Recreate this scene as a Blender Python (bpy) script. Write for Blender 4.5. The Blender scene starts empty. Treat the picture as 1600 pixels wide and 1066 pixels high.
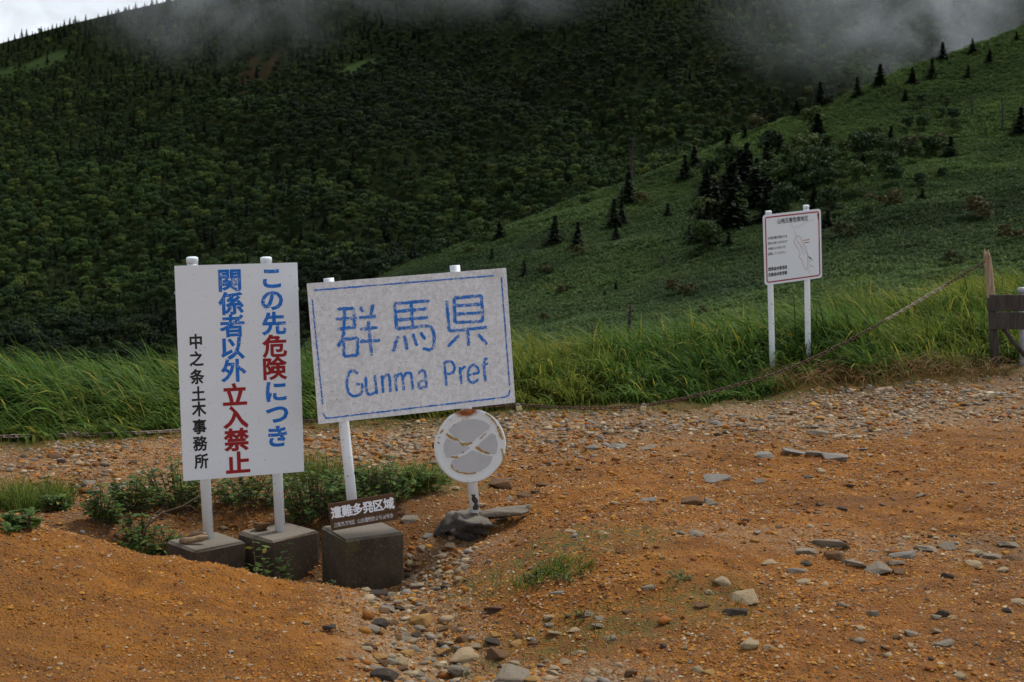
import bpy, bmesh, math, random
import numpy as np
from mathutils import Vector, Matrix

random.seed(7)
RNG = np.random.default_rng(7)
S = bpy.context.scene
COL = S.collection
R = math.radians

# ------------------------------------------------------------------ camera
F, PITCH, CAM = 2000.0, R(-5.0), np.array([0.0, 0.0, 1.65])
cam_data = bpy.data.cameras.new('camera')
cam_data.lens = 45.0
cam_data.sensor_width = 36.0
cam_data.clip_end = 12000.0
cam_data.clip_start = 0.1
cam_data.dof.use_dof = True
cam_data.dof.focus_distance = 7.6
cam_data.dof.aperture_fstop = 5.6
cam_obj = bpy.data.objects.new('camera', cam_data)
cam_obj.location = CAM
cam_obj.rotation_euler = (R(90) + PITCH, 0, 0)
COL.objects.link(cam_obj)
S.camera = cam_obj

# ------------------------------------------------------------------ sky, sun, exposure
SUN_EL, SUN_AZ = R(58), R(48)           # azimuth clockwise from +Y: high, beyond the scene, to the right
world = bpy.data.worlds.new('World')
S.world = world
world.use_nodes = True
wn, wl = world.node_tree.nodes, world.node_tree.links
wn.clear()
w_out = wn.new('ShaderNodeOutputWorld')
w_bg = wn.new('ShaderNodeBackground')
w_sky = wn.new('ShaderNodeTexSky')
w_sky.sky_type = 'NISHITA'
w_sky.sun_disc = False
w_sky.sun_elevation = SUN_EL
w_sky.sun_rotation = SUN_AZ
w_sky.air_density = 1.0
w_sky.dust_density = 3.0
w_sky.altitude = 1500
w_hsv = wn.new('ShaderNodeHueSaturation')      # the overcast takes most of the blue out
w_hsv.inputs['Saturation'].default_value = 0.27
w_hsv.inputs['Value'].default_value = 1.0
w_bg.inputs['Strength'].default_value = 0.11
wl.new(w_sky.outputs[0], w_hsv.inputs['Color'])
wl.new(w_hsv.outputs[0], w_bg.inputs['Color'])
wl.new(w_bg.outputs[0], w_out.inputs['Surface'])

sun_data = bpy.data.lights.new('sun', 'SUN')
sun_data.energy = 1.5
sun_data.angle = R(11)
sun_data.color = (1.0, 0.95, 0.88)
sun_obj = bpy.data.objects.new('sun', sun_data)
sun_dir = Vector((math.sin(SUN_AZ) * math.cos(SUN_EL), math.cos(SUN_AZ) * math.cos(SUN_EL), math.sin(SUN_EL)))
sun_obj.rotation_euler = (-sun_dir).to_track_quat('-Z', 'Y').to_euler()
COL.objects.link(sun_obj)

S.view_settings.view_transform = 'Standard'
S.view_settings.look = 'None'
S.view_settings.gamma = 1.0
S.view_settings.use_curve_mapping = False
S.view_settings.exposure = 0.9
S.render.engine = 'CYCLES'
S.cycles.max_bounces = 5
S.cycles.diffuse_bounces = 3
S.cycles.glossy_bounces = 2
S.cycles.transmission_bounces = 2
S.cycles.transparent_max_bounces = 8
S.cycles.volume_bounces = 1
S.cycles.volume_step_rate = 3.0
S.cycles.volume_max_steps = 128
S.cycles.use_denoising = True

# ------------------------------------------------------------------ projection helpers
FW = np.array([0, math.cos(PITCH), math.sin(PITCH)])
UP = np.array([0, -math.sin(PITCH), math.cos(PITCH)])
RT = np.array([1.0, 0, 0])


def ray(px, py):
    px, py = np.asarray(px, float), np.asarray(py, float)
    return FW + ((px - 800) / F)[..., None] * RT + ((533 - py) / F)[..., None] * UP


def unp(px, py, d):                      # the point at world-Y distance d behind a pixel
    r = ray(px, py)
    return CAM + r * (np.asarray(d, float) / r[..., 1])[..., None]


def proj(P):
    q = np.asarray(P, float) - CAM
    z = q @ FW
    return 800 + F * q[..., 0] / z, 533 - F * (q @ UP) / z


# ------------------------------------------------------------------ noise
_T = np.random.default_rng(3).random((256, 256))


def vnoise(x, y):
    x, y = np.asarray(x, float), np.asarray(y, float)
    xi, yi = np.floor(x).astype(int), np.floor(y).astype(int)
    fx, fy = x - xi, y - yi
    fx, fy = fx * fx * (3 - 2 * fx), fy * fy * (3 - 2 * fy)
    a, b = _T[xi & 255, yi & 255], _T[(xi + 1) & 255, yi & 255]
    c, d = _T[xi & 255, (yi + 1) & 255], _T[(xi + 1) & 255, (yi + 1) & 255]
    return (a * (1 - fx) + b * fx) * (1 - fy) + (c * (1 - fx) + d * fx) * fy - 0.5


def fbm(x, y, o=4):
    s, a = 0, 1.0
    for i in range(o):
        s = s + a * vnoise(x * 2 ** i + 17.3 * i, y * 2 ** i + 5.1 * i)
        a *= 0.5
    return s


def sstep(a, b, x):
    t = np.clip((np.asarray(x, float) - a) / (b - a), 0, 1)
    return t * t * (3 - 2 * t)


# ------------------------------------------------------------------ object helpers
ORG = {}


def tag(o, label=None, cat=None, group=None, kind=None):
    if label: o['label'] = label
    if cat: o['category'] = cat
    if group: o['group'] = group
    if kind: o['kind'] = kind
    return o


def empty(name, loc, label=None, cat=None, group=None):
    o = bpy.data.objects.new(name, None)
    o.location = Vector([float(v) for v in loc])
    o.empty_display_size = 0.1
    COL.objects.link(o)
    ORG[o] = np.array(loc, float)
    return tag(o, label, cat, group)


def raw_mesh(name, V, Fc, mat=None, smooth=False, attrs=None):
    me = bpy.data.meshes.new(name)
    V = np.asarray(V, dtype=np.float64)
    if isinstance(Fc, np.ndarray):
        n, k = Fc.shape
        me.vertices.add(len(V))
        me.vertices.foreach_set('co', V.ravel())
        me.loops.add(n * k)
        me.loops.foreach_set('vertex_index', Fc.ravel().astype(np.int32))
        me.polygons.add(n)
        me.polygons.foreach_set('loop_start', np.arange(0, n * k, k, dtype=np.int32))
        me.update(calc_edges=True)
    else:
        me.from_pydata([tuple(map(float, v)) for v in V], [], [tuple(map(int, f)) for f in Fc])
    if smooth:
        me.polygons.foreach_set('use_smooth', np.ones(len(me.polygons), dtype=bool))
    if attrs:
        for k, v in attrs.items():
            v = np.asarray(v, float)
            if v.ndim == 1:
                a = me.attributes.new(k, 'FLOAT', 'POINT')
                a.data.foreach_set('value', v.astype(np.float32))
            else:
                a = me.attributes.new(k, 'FLOAT_COLOR', 'POINT')
                c = np.ones((len(v), 4), np.float32)
                c[:, :3] = v
                a.data.foreach_set('color', c.ravel())
    if mat: me.materials.append(mat)
    me.validate()
    return me


def mk(name, V, Fc, mat, parent=None, smooth=False, attrs=None, **kw):
    """V in world space; the object hangs under parent's root origin."""
    V = np.asarray(V, float)
    org = np.zeros(3)
    root = parent
    while root is not None and root.parent is not None:
        root = root.parent
    if root is not None: org = ORG.get(root, np.zeros(3))
    me = raw_mesh(name, V - org, Fc, mat, smooth, attrs)
    o = bpy.data.objects.new(name, me)
    COL.objects.link(o)
    if parent is not None: o.parent = parent
    return tag(o, **kw)


def mk_at(name, V, Fc, mat, smooth=False, attrs=None, **kw):
    """a top-level one-mesh thing with its origin at its base"""
    V = np.asarray(V, float)
    org = np.array([V[:, 0].mean(), V[:, 1].mean(), V[:, 2].min()])
    me = raw_mesh(name, V - org, Fc, mat, smooth, attrs)
    o = bpy.data.objects.new(name, me)
    o.location = Vector(org)
    COL.objects.link(o)
    ORG[o] = org
    return tag(o, **kw)


class G:                                  # geometry collector
    def __init__(s):
        s.v, s.f = [], []

    def add(s, V, Fc):
        n = len(s.v)
        s.v += [np.asarray(p, float) for p in V]
        s.f += [tuple(i + n for i in f) for f in Fc]
        return s

    def box(s, O, ux, uy, uz, b=0.0):     # O = centre; ux.. = half vectors; b = bevel in metres
        O, ux, uy, uz = map(lambda q: np.asarray(q, float), (O, ux, uy, uz))
        if b <= 0:
            V = [O + a * ux + c * uy + e * uz for e in (-1, 1) for a, c in ((-1, -1), (1, -1), (1, 1), (-1, 1))]
            return s.add(V, [(3, 2, 1, 0), (4, 5, 6, 7), (0, 1, 5, 4), (1, 2, 6, 5), (2, 3, 7, 6), (3, 0, 4, 7)])
        lx, ly, lz = (np.linalg.norm(q) for q in (ux, uy, uz))
        V, ix = [], {}
        for sx in (-1, 1):
            for sy in (-1, 1):
                for sz in (-1, 1):
                    for ax in range(3):
                        k = [1 - b / lx, 1 - b / ly, 1 - b / lz]
                        k[ax] = 1
                        ix[sx, sy, sz, ax] = len(V)
                        V.append(O + sx * k[0] * ux + sy * k[1] * uy + sz * k[2] * uz)
        Fc = []
        for ax in range(3):
            o1, o2 = [a for a in range(3) if a != ax]
            for sg in (-1, 1):
                q = []
                for a, c in ((-1, -1), (1, -1), (1, 1), (-1, 1)):
                    t = [0, 0, 0]
                    t[ax], t[o1], t[o2] = sg, a, c
                    q.append(ix[(*t, ax)])
                Fc.append(tuple(q))
        for ax in range(3):               # edges along axis ax
            o1, o2 = [a for a in range(3) if a != ax]
            for a in (-1, 1):
                for c in (-1, 1):
                    q = []
                    for sg, fx in ((-1, o1), (1, o1), (1, o2), (-1, o2)):
                        t = [0, 0, 0]
                        t[ax], t[o1], t[o2] = sg, a, c
                        q.append(ix[(*t, fx)])
                    Fc.append(tuple(q))
        for sx in (-1, 1):
            for sy in (-1, 1):
                for sz in (-1, 1):
                    Fc.append(tuple(ix[sx, sy, sz, ax] for ax in range(3)))
        return s.add(V, Fc)

    def tube(s, pts, rad, n=10, cap=True):
        pts = [np.asarray(p, float) for p in pts]
        rad = rad if hasattr(rad, '__len__') else [rad] * len(pts)
        rings = []
        prev = None
        for i, p in enumerate(pts):
            t = pts[min(i + 1, len(pts) - 1)] - pts[max(i - 1, 0)]
            t = t / (np.linalg.norm(t) + 1e-9)
            ref = prev if prev is not None else (np.array([0, 0, 1.0]) if abs(t[2]) < .9 else np.array([1.0, 0, 0]))
            a = ref - t * (ref @ t)
            a /= np.linalg.norm(a) + 1e-9
            prev = a
            bb = np.cross(t, a)
            rings.append([p + rad[i] * (math.cos(6.28318 * k / n) * a + math.sin(6.28318 * k / n) * bb) for k in range(n)])
        V = [v for r in rings for v in r]
        Fc = []
        for i in range(len(pts) - 1):
            for k in range(n):
                Fc.append((i * n + k, i * n + (k + 1) % n, (i + 1) * n + (k + 1) % n, (i + 1) * n + k))
        if cap:
            Fc.append(tuple(range(n))[::-1])
            Fc.append(tuple((len(pts) - 1) * n + k for k in range(n)))
        return s.add(V, Fc)

    def build(s, name, mat, parent=None, smooth=False, **kw):
        return mk(name, s.v, s.f, mat, parent, smooth, **kw)

    def top(s, name, mat, smooth=False, **kw):
        return mk_at(name, s.v, s.f, mat, smooth, **kw)


# ------------------------------------------------------------------ materials
class N:
    def __init__(s, name):
        s.m = bpy.data.materials.new(name)
        s.m.use_nodes = True
        s.t = s.m.node_tree
        s.n, s.l = s.t.nodes, s.t.links
        s.b = s.n['Principled BSDF']
        s.out = s.n['Material Output']
        s.b.inputs['Roughness'].default_value = 0.8
        s.b.inputs['Specular IOR Level'].default_value = 0.3
        s._c = None

    def node(s, t, **kw):
        x = s.n.new(t)
        for k, v in kw.items(): setattr(x, k, v)
        return x

    def set(s, sock, v):
        if isinstance(v, bpy.types.NodeSocket): s.l.new(v, sock)
        elif isinstance(v, tuple) and len(v) == 3 and sock.type == 'RGBA': sock.default_value = (*v, 1)
        else: sock.default_value = v

    def coord(s, kind='Object'):
        if s._c is None: s._c = s.node('ShaderNodeTexCoord')
        return s._c.outputs[kind]

    def noise(s, scale, detail=4, rough=.55, vec=None, dist=0.0):
        x = s.node('ShaderNodeTexNoise')
        x.inputs['Scale'].default_value = scale
        x.inputs['Detail'].default_value = detail
        x.inputs['Roughness'].default_value = rough
        x.inputs['Distortion'].default_value = dist
        s.l.new(vec if vec is not None else s.coord(), x.inputs['Vector'])
        return x.outputs['Fac']

    def vor(s, scale, out='Distance', vec=None, feature='F1', rnd=1.0):
        x = s.node('ShaderNodeTexVoronoi', feature=feature)
        x.inputs['Scale'].default_value = scale
        x.inputs['Randomness'].default_value = rnd
        s.l.new(vec if vec is not None else s.coord(), x.inputs['Vector'])
        return x.outputs[out]

    def map(s, v, a, b, c=0.0, d=1.0):
        x = s.node('ShaderNodeMapRange', clamp=True)
        s.set(x.inputs['Value'], v)
        for k, q in zip(('From Min', 'From Max', 'To Min', 'To Max'), (a, b, c, d)): x.inputs[k].default_value = q
        return x.outputs[0]

    def math(s, op, a, b=0.0):
        x = s.node('ShaderNodeMath', operation=op)
        s.set(x.inputs[0], a)
        s.set(x.inputs[1], b)
        return x.outputs[0]

    def mix(s, f, a, b, mode='MIX'):
        x = s.node('ShaderNodeMix', data_type='RGBA', blend_type=mode)
        s.set(x.inputs[0], f)
        s.set(x.inputs[6], a)
        s.set(x.inputs[7], b)
        return x.outputs[2]

    def attr(s, name, out='Fac'):
        x = s.node('ShaderNodeAttribute', attribute_name=name)
        return x.outputs[out]

    def ramp(s, f, stops):
        x = s.node('ShaderNodeValToRGB')
        e = x.color_ramp.elements
        while len(e) < len(stops): e.new(.5)
        for q, (p, c) in zip(e, stops):
            q.position = p
            q.color = (*c, 1)
        s.set(x.inputs[0], f)
        return x.outputs[0]

    def bump(s, h, strength=.5, dist=.02):
        x = s.node('ShaderNodeBump')
        x.inputs['Strength'].default_value = strength
        x.inputs['Distance'].default_value = dist
        s.set(x.inputs['Height'], h)
        s.l.new(x.outputs[0], s.b.inputs['Normal'])

    def col(s, c): s.set(s.b.inputs['Base Color'], c); return s

    def rough(s, v): s.set(s.b.inputs['Roughness'], v); return s

    def rnd(s):
        return s.node('ShaderNodeObjectInfo').outputs['Random']

    def translucent(s, colr, fac=.3):
        t = s.node('ShaderNodeBsdfTranslucent')
        s.set(t.inputs[0], colr)
        m = s.node('ShaderNodeMixShader')
        m.inputs[0].default_value = fac
        s.l.new(s.b.outputs[0], m.inputs[1])
        s.l.new(t.outputs[0], m.inputs[2])
        s.l.new(m.outputs[0], s.out.inputs['Surface'])


def m_ground():
    n = N('orange_earth')
    P = n.coord()
    big, mid, fine = n.noise(.55, 5), n.noise(4.5, 6, .65), n.noise(38, 5, .7)
    c = n.ramp(mid, [(.28, (.13, .042, .005)), (.46, (.25, .091, .010)), (.62, (.33, .132, .015)), (.8, (.39, .178, .030))])
    sand = n.ramp(n.noise(7, 6, .7), [(.3, (.18, .060, .005)), (.5, (.31, .115, .008)), (.72, (.39, .160, .013))])
    mp = n.node('ShaderNodeMapping')
    mp.inputs['Rotation'].default_value = (0, 0, R(38))
    mp.inputs['Scale'].default_value = (.8, 5.5, 1)
    n.l.new(P, mp.inputs['Vector'])
    sand = n.mix(n.map(n.noise(1.3, 5, .65, mp.outputs[0], .5), .47, .62, 0, .6), sand, (.19, .072, .012))
    c = n.mix(n.attr('sand'), c, sand)
    c = n.mix(n.map(n.noise(1.6, 5, .65, None, .8), .46, .66, 0, .65), c, (.15, .058, .012))
    grav = n.mix(n.map(n.vor(42, 'Color'), .2, .8), (.22, .145, .075), (.40, .31, .20))
    c = n.mix(n.math('MULTIPLY', n.attr('gravel'), n.map(fine, .38, .55)), c, grav)
    c = n.mix(n.math('MULTIPLY', n.attr('damp'), n.map(mid, .3, .6)), c, (.115, .062, .030))
    c = n.mix(n.map(big, .47, .66, 0, .6), c, (.135, .062, .018))
    pebble = n.node('ShaderNodeTexVoronoi')
    pebble.inputs['Scale'].default_value = 75
    n.l.new(P, pebble.inputs['Vector'])
    pc = n.ramp(n.math('FRACT', n.math('MULTIPLY', pebble.outputs['Color'], 7.31)), [(0, (.07, .028, .006)), (.35, (.28, .100, .012)), (.7, (.40, .185, .035)), (1, (.44, .29, .12))])
    c = n.mix(n.math('MULTIPLY', n.map(pebble.outputs['Distance'], .36, .22), .62), c, pc)
    dk = n.map(n.noise(13, 5, .75), .57, .72)
    c = n.mix(n.math('MULTIPLY', dk, .75), c, (.10, .044, .017))
    moss = n.math('MULTIPLY', n.attr('moss'), n.map(n.noise(16, 5, .7), .42, .58))
    c = n.mix(moss, c, (.085, .105, .022))
    n.col(c).rough(.95)
    h = n.math('ADD', n.math('MULTIPLY', n.map(pebble.outputs['Distance'], .5, 0), .45), n.math('MULTIPLY', fine, .8))
    n.bump(n.math('ADD', h, n.math('MULTIPLY', mid, 1.0)), 1.0, .032)
    return n.m


def m_stone():
    n = N('field_stone')
    c = n.attr('tint', 'Color')
    v = n.noise(9, 5, .7)
    c = n.mix(n.map(v, .3, .7), n.mix(1.0, c, (.60, .56, .52), 'MULTIPLY'), c)
    c = n.mix(n.map(n.noise(30, 3, .7), .58, .75, 0, .5), c, (.30, .135, .042))
    n.col(c).rough(.9)
    n.bump(n.noise(45, 5, .7), .6, .01)
    return n.m


def m_rock(name, a, b, soil=.35):
    n = N(name)
    c = n.mix(n.map(n.noise(11, 6, .7), .35, .68), a, b)
    c = n.mix(n.map(n.noise(5, 4), .52, .72, 0, soil), c, (.34, .16, .05))
    c = n.mix(n.map(n.rnd(), 0, 1, 0, .35), c, n.mix(1.0, c, (.55, .55, .58), 'MULTIPLY'))
    n.col(c).rough(.9)
    n.bump(n.noise(34, 6, .7), .7, .012)
    return n.m


def m_white(name, base=(.74, .765, .79), speck=.3, dirt=.15):
    n = N(name)
    c = n.mix(n.map(n.noise(3.2, 5, .6), .35, .75, 0, dirt), base, (.50, .49, .45))
    c = n.mix(n.map(n.noise(75, 2, .5), .69, .74, 0, speck), c, (.22, .19, .16))
    n.col(c).rough(.45)
    n.b.inputs['Specular IOR Level'].default_value = .4
    return n.m


def m_gunma():
    n = N('weathered_white_board')
    c = n.mix(n.map(n.noise(36, 5, .75), .38, .66), (.78, .82, .86), (.58, .60, .62))
    c = n.mix(n.map(n.noise(95, 3, .6), .58, .70, 0, .6), c, (.27, .25, .22))
    c = n.mix(n.map(n.noise(5, 5, .7), .52, .78, 0, .35), c, (.34, .325, .29))
    c = n.mix(n.map(n.noise(28, 3, .7), .68, .74, 0, .7), c, (.22, .19, .15))
    n.col(c).rough(.6)
    n.bump(n.noise(120, 3, .6), .25, .002)
    return n.m


def m_letter(name, colr, wear=.5, scale=55, under=(.66, .66, .65)):
    n = N(name)
    w = n.math('ADD', n.math('MULTIPLY', n.noise(scale, 4, .7), .65), n.math('MULTIPLY', n.noise(scale * .22, 3, .6), .35))
    c = n.mix(n.map(n.noise(20, 4), .35, .7, 0, .35), colr, tuple(min(1, q * 1.4 + .008) for q in colr))
    c = n.mix(n.map(w, wear, wear + .02), c, under)
    n.col(c).rough(.5)
    return n.m


def m_post():
    n = N('chipped_white_paint')
    c = n.mix(n.map(n.noise(6, 4), .4, .75, 0, .25), (.80, .86, .92), (.60, .59, .57))
    c = n.mix(n.map(n.noise(48, 3, .6), .665, .70, 0, .9), c, (.14, .085, .05))
    c = n.mix(n.map(n.noise(17, 3, .6), .705, .72), c, (.06, .05, .05))
    n.col(c).rough(.4)
    return n.m


def m_concrete(name='weathered_concrete', a=(.090, .066, .043), b=(.042, .030, .020)):
    n = N(name)
    c = n.mix(n.map(n.noise(5, 6, .65), .34, .66), a, b)
    c = n.mix(n.map(n.noise(60, 3, .7), .56, .7, 0, .5), c, (.20, .165, .125))
    c = n.mix(n.map(n.noise(4.0, 4), .58, .70, 0, .55), c, (.085, .082, .022))
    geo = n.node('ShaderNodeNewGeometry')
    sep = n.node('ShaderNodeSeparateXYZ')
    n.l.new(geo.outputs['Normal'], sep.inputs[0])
    c = n.mix(n.map(sep.outputs['Z'], .6, .95, 0, .75), c, (.20, .175, .14))   # top painted paler than the sides: light from above put into the colour
    n.col(c).rough(.92)
    n.bump(n.noise(42, 6, .7), .5, .01)
    return n.m


def m_leaf(name, a, b, yellow=(.25, .22, .05), yf=.1, trans=.25, tint=None, rough=.55):
    n = N(name)
    geo = n.node('ShaderNodeNewGeometry')
    r = geo.outputs['Random Per Island']
    c = n.mix(r, a, b)
    c = n.mix(n.map(n.math('FRACT', n.math('MULTIPLY', r, 13.7)), 1 - yf, 1 - yf + .02), c, yellow)
    if tint: c = n.mix(n.attr(tint), c, yellow)
    n.col(c).rough(rough)
    n.b.inputs['Specular IOR Level'].default_value = .12
    n.translucent(c, trans)
    return n.m


def m_tree(name, stops, trans=.15, tone=False):
    n = N(name)
    geo = n.node('ShaderNodeNewGeometry')
    c = n.ramp(n.rnd(), stops)
    r = geo.outputs['Random Per Island']
    if tone:                               # stands of lighter and darker species
        ta = n.node('ShaderNodeAttribute', attribute_name='tone', attribute_type='INSTANCER')
        c = n.mix(ta.outputs['Fac'], n.mix(1.0, c, (.46, .52, .56), 'MULTIPLY'), n.mix(1.0, c, (1.45, 1.50, 1.15), 'MULTIPLY'))
    c = n.mix(n.map(r, 0, 1, 0, .75), c, n.mix(1.0, c, (.60, .68, .60), 'MULTIPLY'))
    n.col(c).rough(.7)
    n.b.inputs['Specular IOR Level'].default_value = .15
    n.translucent(c, trans)
    return n.m


def m_plain(name, a, b, scale=8, rough=.85, stretch=None, bump=.4, bd=.01):
    n = N(name)
    v = n.coord()
    if stretch:
        mp = n.node('ShaderNodeMapping')
        mp.inputs['Scale'].default_value = stretch
        n.l.new(v, mp.inputs['Vector'])
        v = mp.outputs[0]
    f = n.noise(scale, 5, .65, v)
    n.col(n.mix(n.map(f, .33, .67), a, b)).rough(rough)
    n.bump(f, bump, bd)
    return n.m


M = {
    'ground': m_ground(), 'stone': m_stone(),
    'rock_grey': m_rock('grey_rock', (.32, .275, .205), (.18, .15, .11), .45),
    'rock_slate': m_rock('blue_grey_rock', (.29, .27, .235), (.17, .16, .142), .4),
    'rock_tan': m_rock('tan_rock', (.46, .36, .22), (.30, .215, .115), .45),
    'rock_brown': m_rock('brown_rock', (.19, .105, .045), (.11, .06, .03), .4),
    'rock_dark': m_rock('dark_rock', (.075, .060, .045), (.040, .033, .027), .3),
    'rock_ochre': m_rock('ochre_rock', (.45, .27, .085), (.30, .16, .05), .4),
    'board': m_white('speckled_white_board', (.74, .81, .87), .55, .12),
    'board2': m_white('clean_white_board', (.70, .78, .84), .1, .08),
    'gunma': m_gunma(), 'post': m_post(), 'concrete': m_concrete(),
    'blue': m_letter('blue_paint', (.003, .14, .54), .575, 90, (.50, .53, .57)),
    'bluechip': m_letter('flaked_blue_paint', (.003, .15, .56), .540, 125, (.55, .575, .60)),
    'red': m_letter('red_paint', (.27, .010, .014), .66, 60, (.50, .53, .57)),
    'black': m_letter('black_paint', (.014, .014, .016), .68, 60),
    'whitepaint': m_letter('white_paint', (.74, .78, .84), .63, 90, (.14, .075, .032)),
    'palepaint': m_letter('faded_white_paint', (.50, .51, .52), .54, 90, (.13, .07, .03)),
    'redline': m_plain('red_line', (.36, .03, .035), (.28, .02, .03), 20),
    'mapblue': m_plain('pale_blue_ink', (.42, .47, .55), (.50, .55, .62), 20),
    'mapred': m_plain('pale_red_ink', (.55, .22, .22), (.60, .32, .30), 20),
    'brownboard': m_plain('brown_sign_board', (.115, .060, .026), (.062, .034, .017), 6, .8, (3, 3, 20)),
    'disc': m_white('white_sign_plate', (.66, .70, .72), .6, .25),
    'discgrey': m_plain('faded_grey_sheet', (.50, .52, .54), (.44, .455, .475), 5, .4, None, .1),
    'peel': m_plain('yellowed_peeling_edge', (.45, .29, .075), (.30, .17, .04), 30),
    'rust': m_plain('rusty_steel', (.13, .062, .034), (.05, .03, .022), 40, .75, None, .5, .003),
    'brass': m_plain('worn_brass', (.60, .48, .28), (.45, .34, .17), 20, .4, None, .1),
    'steel': m_plain('galvanised_steel', (.36, .38, .40), (.26, .27, .29), 9, .45, None, .1),
    'wood': m_plain('weathered_grey_wood', (.078, .066, .055), (.036, .031, .027), 5, .9, (9, 9, .8), .6),
    'paleswood': m_plain('bare_bleached_wood', (.42, .34, .25), (.20, .12, .06), 6, .85, (7, 7, .7), .6),
    'drift': m_plain('driftwood', (.36, .26, .15), (.20, .13, .075), 9, .85, (3, 3, 3), .5),
    'bark': m_plain('dark_bark', (.05, .042, .034), (.025, .02, .017), 3),
    'snag': m_plain('dead_wood', (.045, .036, .03), (.02, .017, .015), 3),
    'twig': m_plain('brown_twig', (.15, .10, .062), (.07, .048, .032), 20),
}


def m_disc():
    n = N('rusting_white_plate')
    c = n.mix(n.map(n.noise(7, 5, .6), .4, .7, 0, .4), (.70, .75, .77), (.56, .58, .58))
    c = n.mix(n.map(n.noise(60, 3, .6), .66, .72, 0, .7), c, (.34, .22, .09))
    rust = n.math('ADD', n.attr('rust'), n.math('MULTIPLY', n.math('SUBTRACT', n.noise(26, 4, .7), .5), .9))
    c = n.mix(n.map(rust, .40, .75), c, n.mix(n.map(n.noise(40, 3), .4, .6), (.40, .12, .025), (.18, .06, .02)))
    n.col(c).rough(.45)
    return n.m


M['disc'] = m_disc()
M['grass'] = m_leaf('grass_blade', (.013, .048, .010), (.118, .205, .034), (.32, .29, .05), .08, .35, 'dry', .7)
M['short'] = m_leaf('short_turf', (.07, .10, .02), (.13, .16, .035), (.26, .22, .06), .12, .3, 'dry')
M['straw'] = m_leaf('dead_grass', (.13, .065, .022), (.26, .15, .058), (.10, .11, .025), .15, .2)
M['shrub'] = m_leaf('shrub_leaf', (.040, .085, .020), (.12, .19, .040), (.24, .21, .04), .05, .35)
M['broad'] = m_leaf('broad_leaf', (.075, .15, .055), (.12, .20, .085), (.2, .2, .05), .02, .35)
M['sasa'] = m_tree('bamboo_grass_leaf', [(0, (.066, .112, .048)), (.5, (.094, .149, .057)), (.85, (.120, .175, .062)), (1, (.17, .19, .064))], .4, True)
M['broadleaf'] = m_tree('broadleaf_crown', [(0, (.018, .036, .014)), (.35, (.027, .050, .018)), (.7, (.042, .070, .022)), (.9, (.066, .096, .026)), (1, (.088, .102, .028))], .15, True)
M['conifer'] = m_tree('conifer_crown', [(0, (.012, .022, .012)), (1, (.024, .036, .017))], .1, True)
M['rusty'] = m_tree('rusty_shrub_crown', [(0, (.036, .050, .016)), (.6, (.055, .056, .018)), (1, (.070, .058, .02))])


def m_hill(name, base_a, base_b):
    n = N(name)
    c = n.mix(n.map(n.noise(.09, 6, .7), .35, .65), base_a, base_b)
    c = n.mix(n.attr('meadow'), c, (.034, .056, .020))
    c = n.mix(n.attr('scar'), c, (.032, .021, .013))
    n.col(c).rough(1.0)
    n.b.inputs['Specular IOR Level'].default_value = 0.0
    n.bump(n.noise(.8, 6, .7), .8, .6)
    return n.m


M['forest_floor'] = m_hill('forest_floor', (.012, .018, .008), (.020, .026, .010))
M['meadow'] = m_hill('meadow_slope', (.040, .068, .026), (.060, .092, .034))

# ------------------------------------------------------------------ near ground
EDGE_PX = np.array([[-500, 700], [-200, 697], [0, 693], [140, 690], [285, 676], [500, 662], [800, 648], [950, 645], [1100, 641], [1200, 628], [1320, 618], [1450, 612], [1600, 600], [2100, 590]], float)


def at_z(px, py, z):
    r = ray(px, py)
    return CAM + r * ((z - CAM[2]) / r[..., 2])[..., None]


CP = []
for px, py, z in [  # flat parts: height known, distance follows
    (1600, 1066, .02), (1300, 1066, .0), (1000, 1066, -.02), (800, 1066, -.07), (660, 1066, -.19), (1600, 930, .02), (1300, 930, 0), (1050, 960, .0), (1000, 885, .05), (870, 880, .03),
    (1600, 820, .03), (1300, 820, .0), (1050, 800, .0), (900, 760, -.02), (1600, 720, .04), (1300, 700, .02), (1000, 690, .02), (820, 700, -.02), (1500, 640, .06), (1200, 640, .04), (950, 655, .02), (800, 655, .0),
    (650, 680, -.03), (650, 720, -.06), (500, 690, -.02), (0, 700, .0), (150, 700, .0), (285, 690, .0), (0, 735, -.03), (150, 735, -.04), (300, 735, -.05), (450, 735, -.06), (760, 940, -.10), (690, 1000, -.19), (640, 960, -.25), (740, 850, -.13), (680, 860, -.22), (800, 860, -.03), (1760, 1066, .03), (1760, 700, .06), (-140, 700, .02), (700, 760, -.10), (820, 790, -.03)]:
    p = at_z(np.array(px), np.array(py), z)
    CP.append(p)
for px, py, d in [  # gully, far bank and the near mound
    (300, 800, 8.05), (150, 800, 8.05), (60, 800, 8.1), (400, 790, 8.15), (520, 790, 8.0), (600, 770, 8.1), (220, 845, 7.6), (120, 838, 7.5), (20, 826, 7.5), (-120, 800, 7.6),
    (0, 821, 6.3), (130, 852, 6.35), (260, 886, 6.45), (400, 906, 6.55), (500, 918, 6.55), (0, 940, 5.1), (250, 960, 5.3), (450, 975, 5.5), (0, 1066, 4.35), (250, 1066, 4.5), (450, 1066, 4.62), (545, 1005, 5.15), (570, 950, 5.85), (555, 1066, 4.66), (742, 826, 7.52), (700, 830, 7.46), (790, 813, 7.58), (-200, 800, 6.0), (-200, 950, 4.9), (-250, 1066, 4.3)]:
    CP.append(unp(np.array(px), np.array(py), d))
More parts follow.
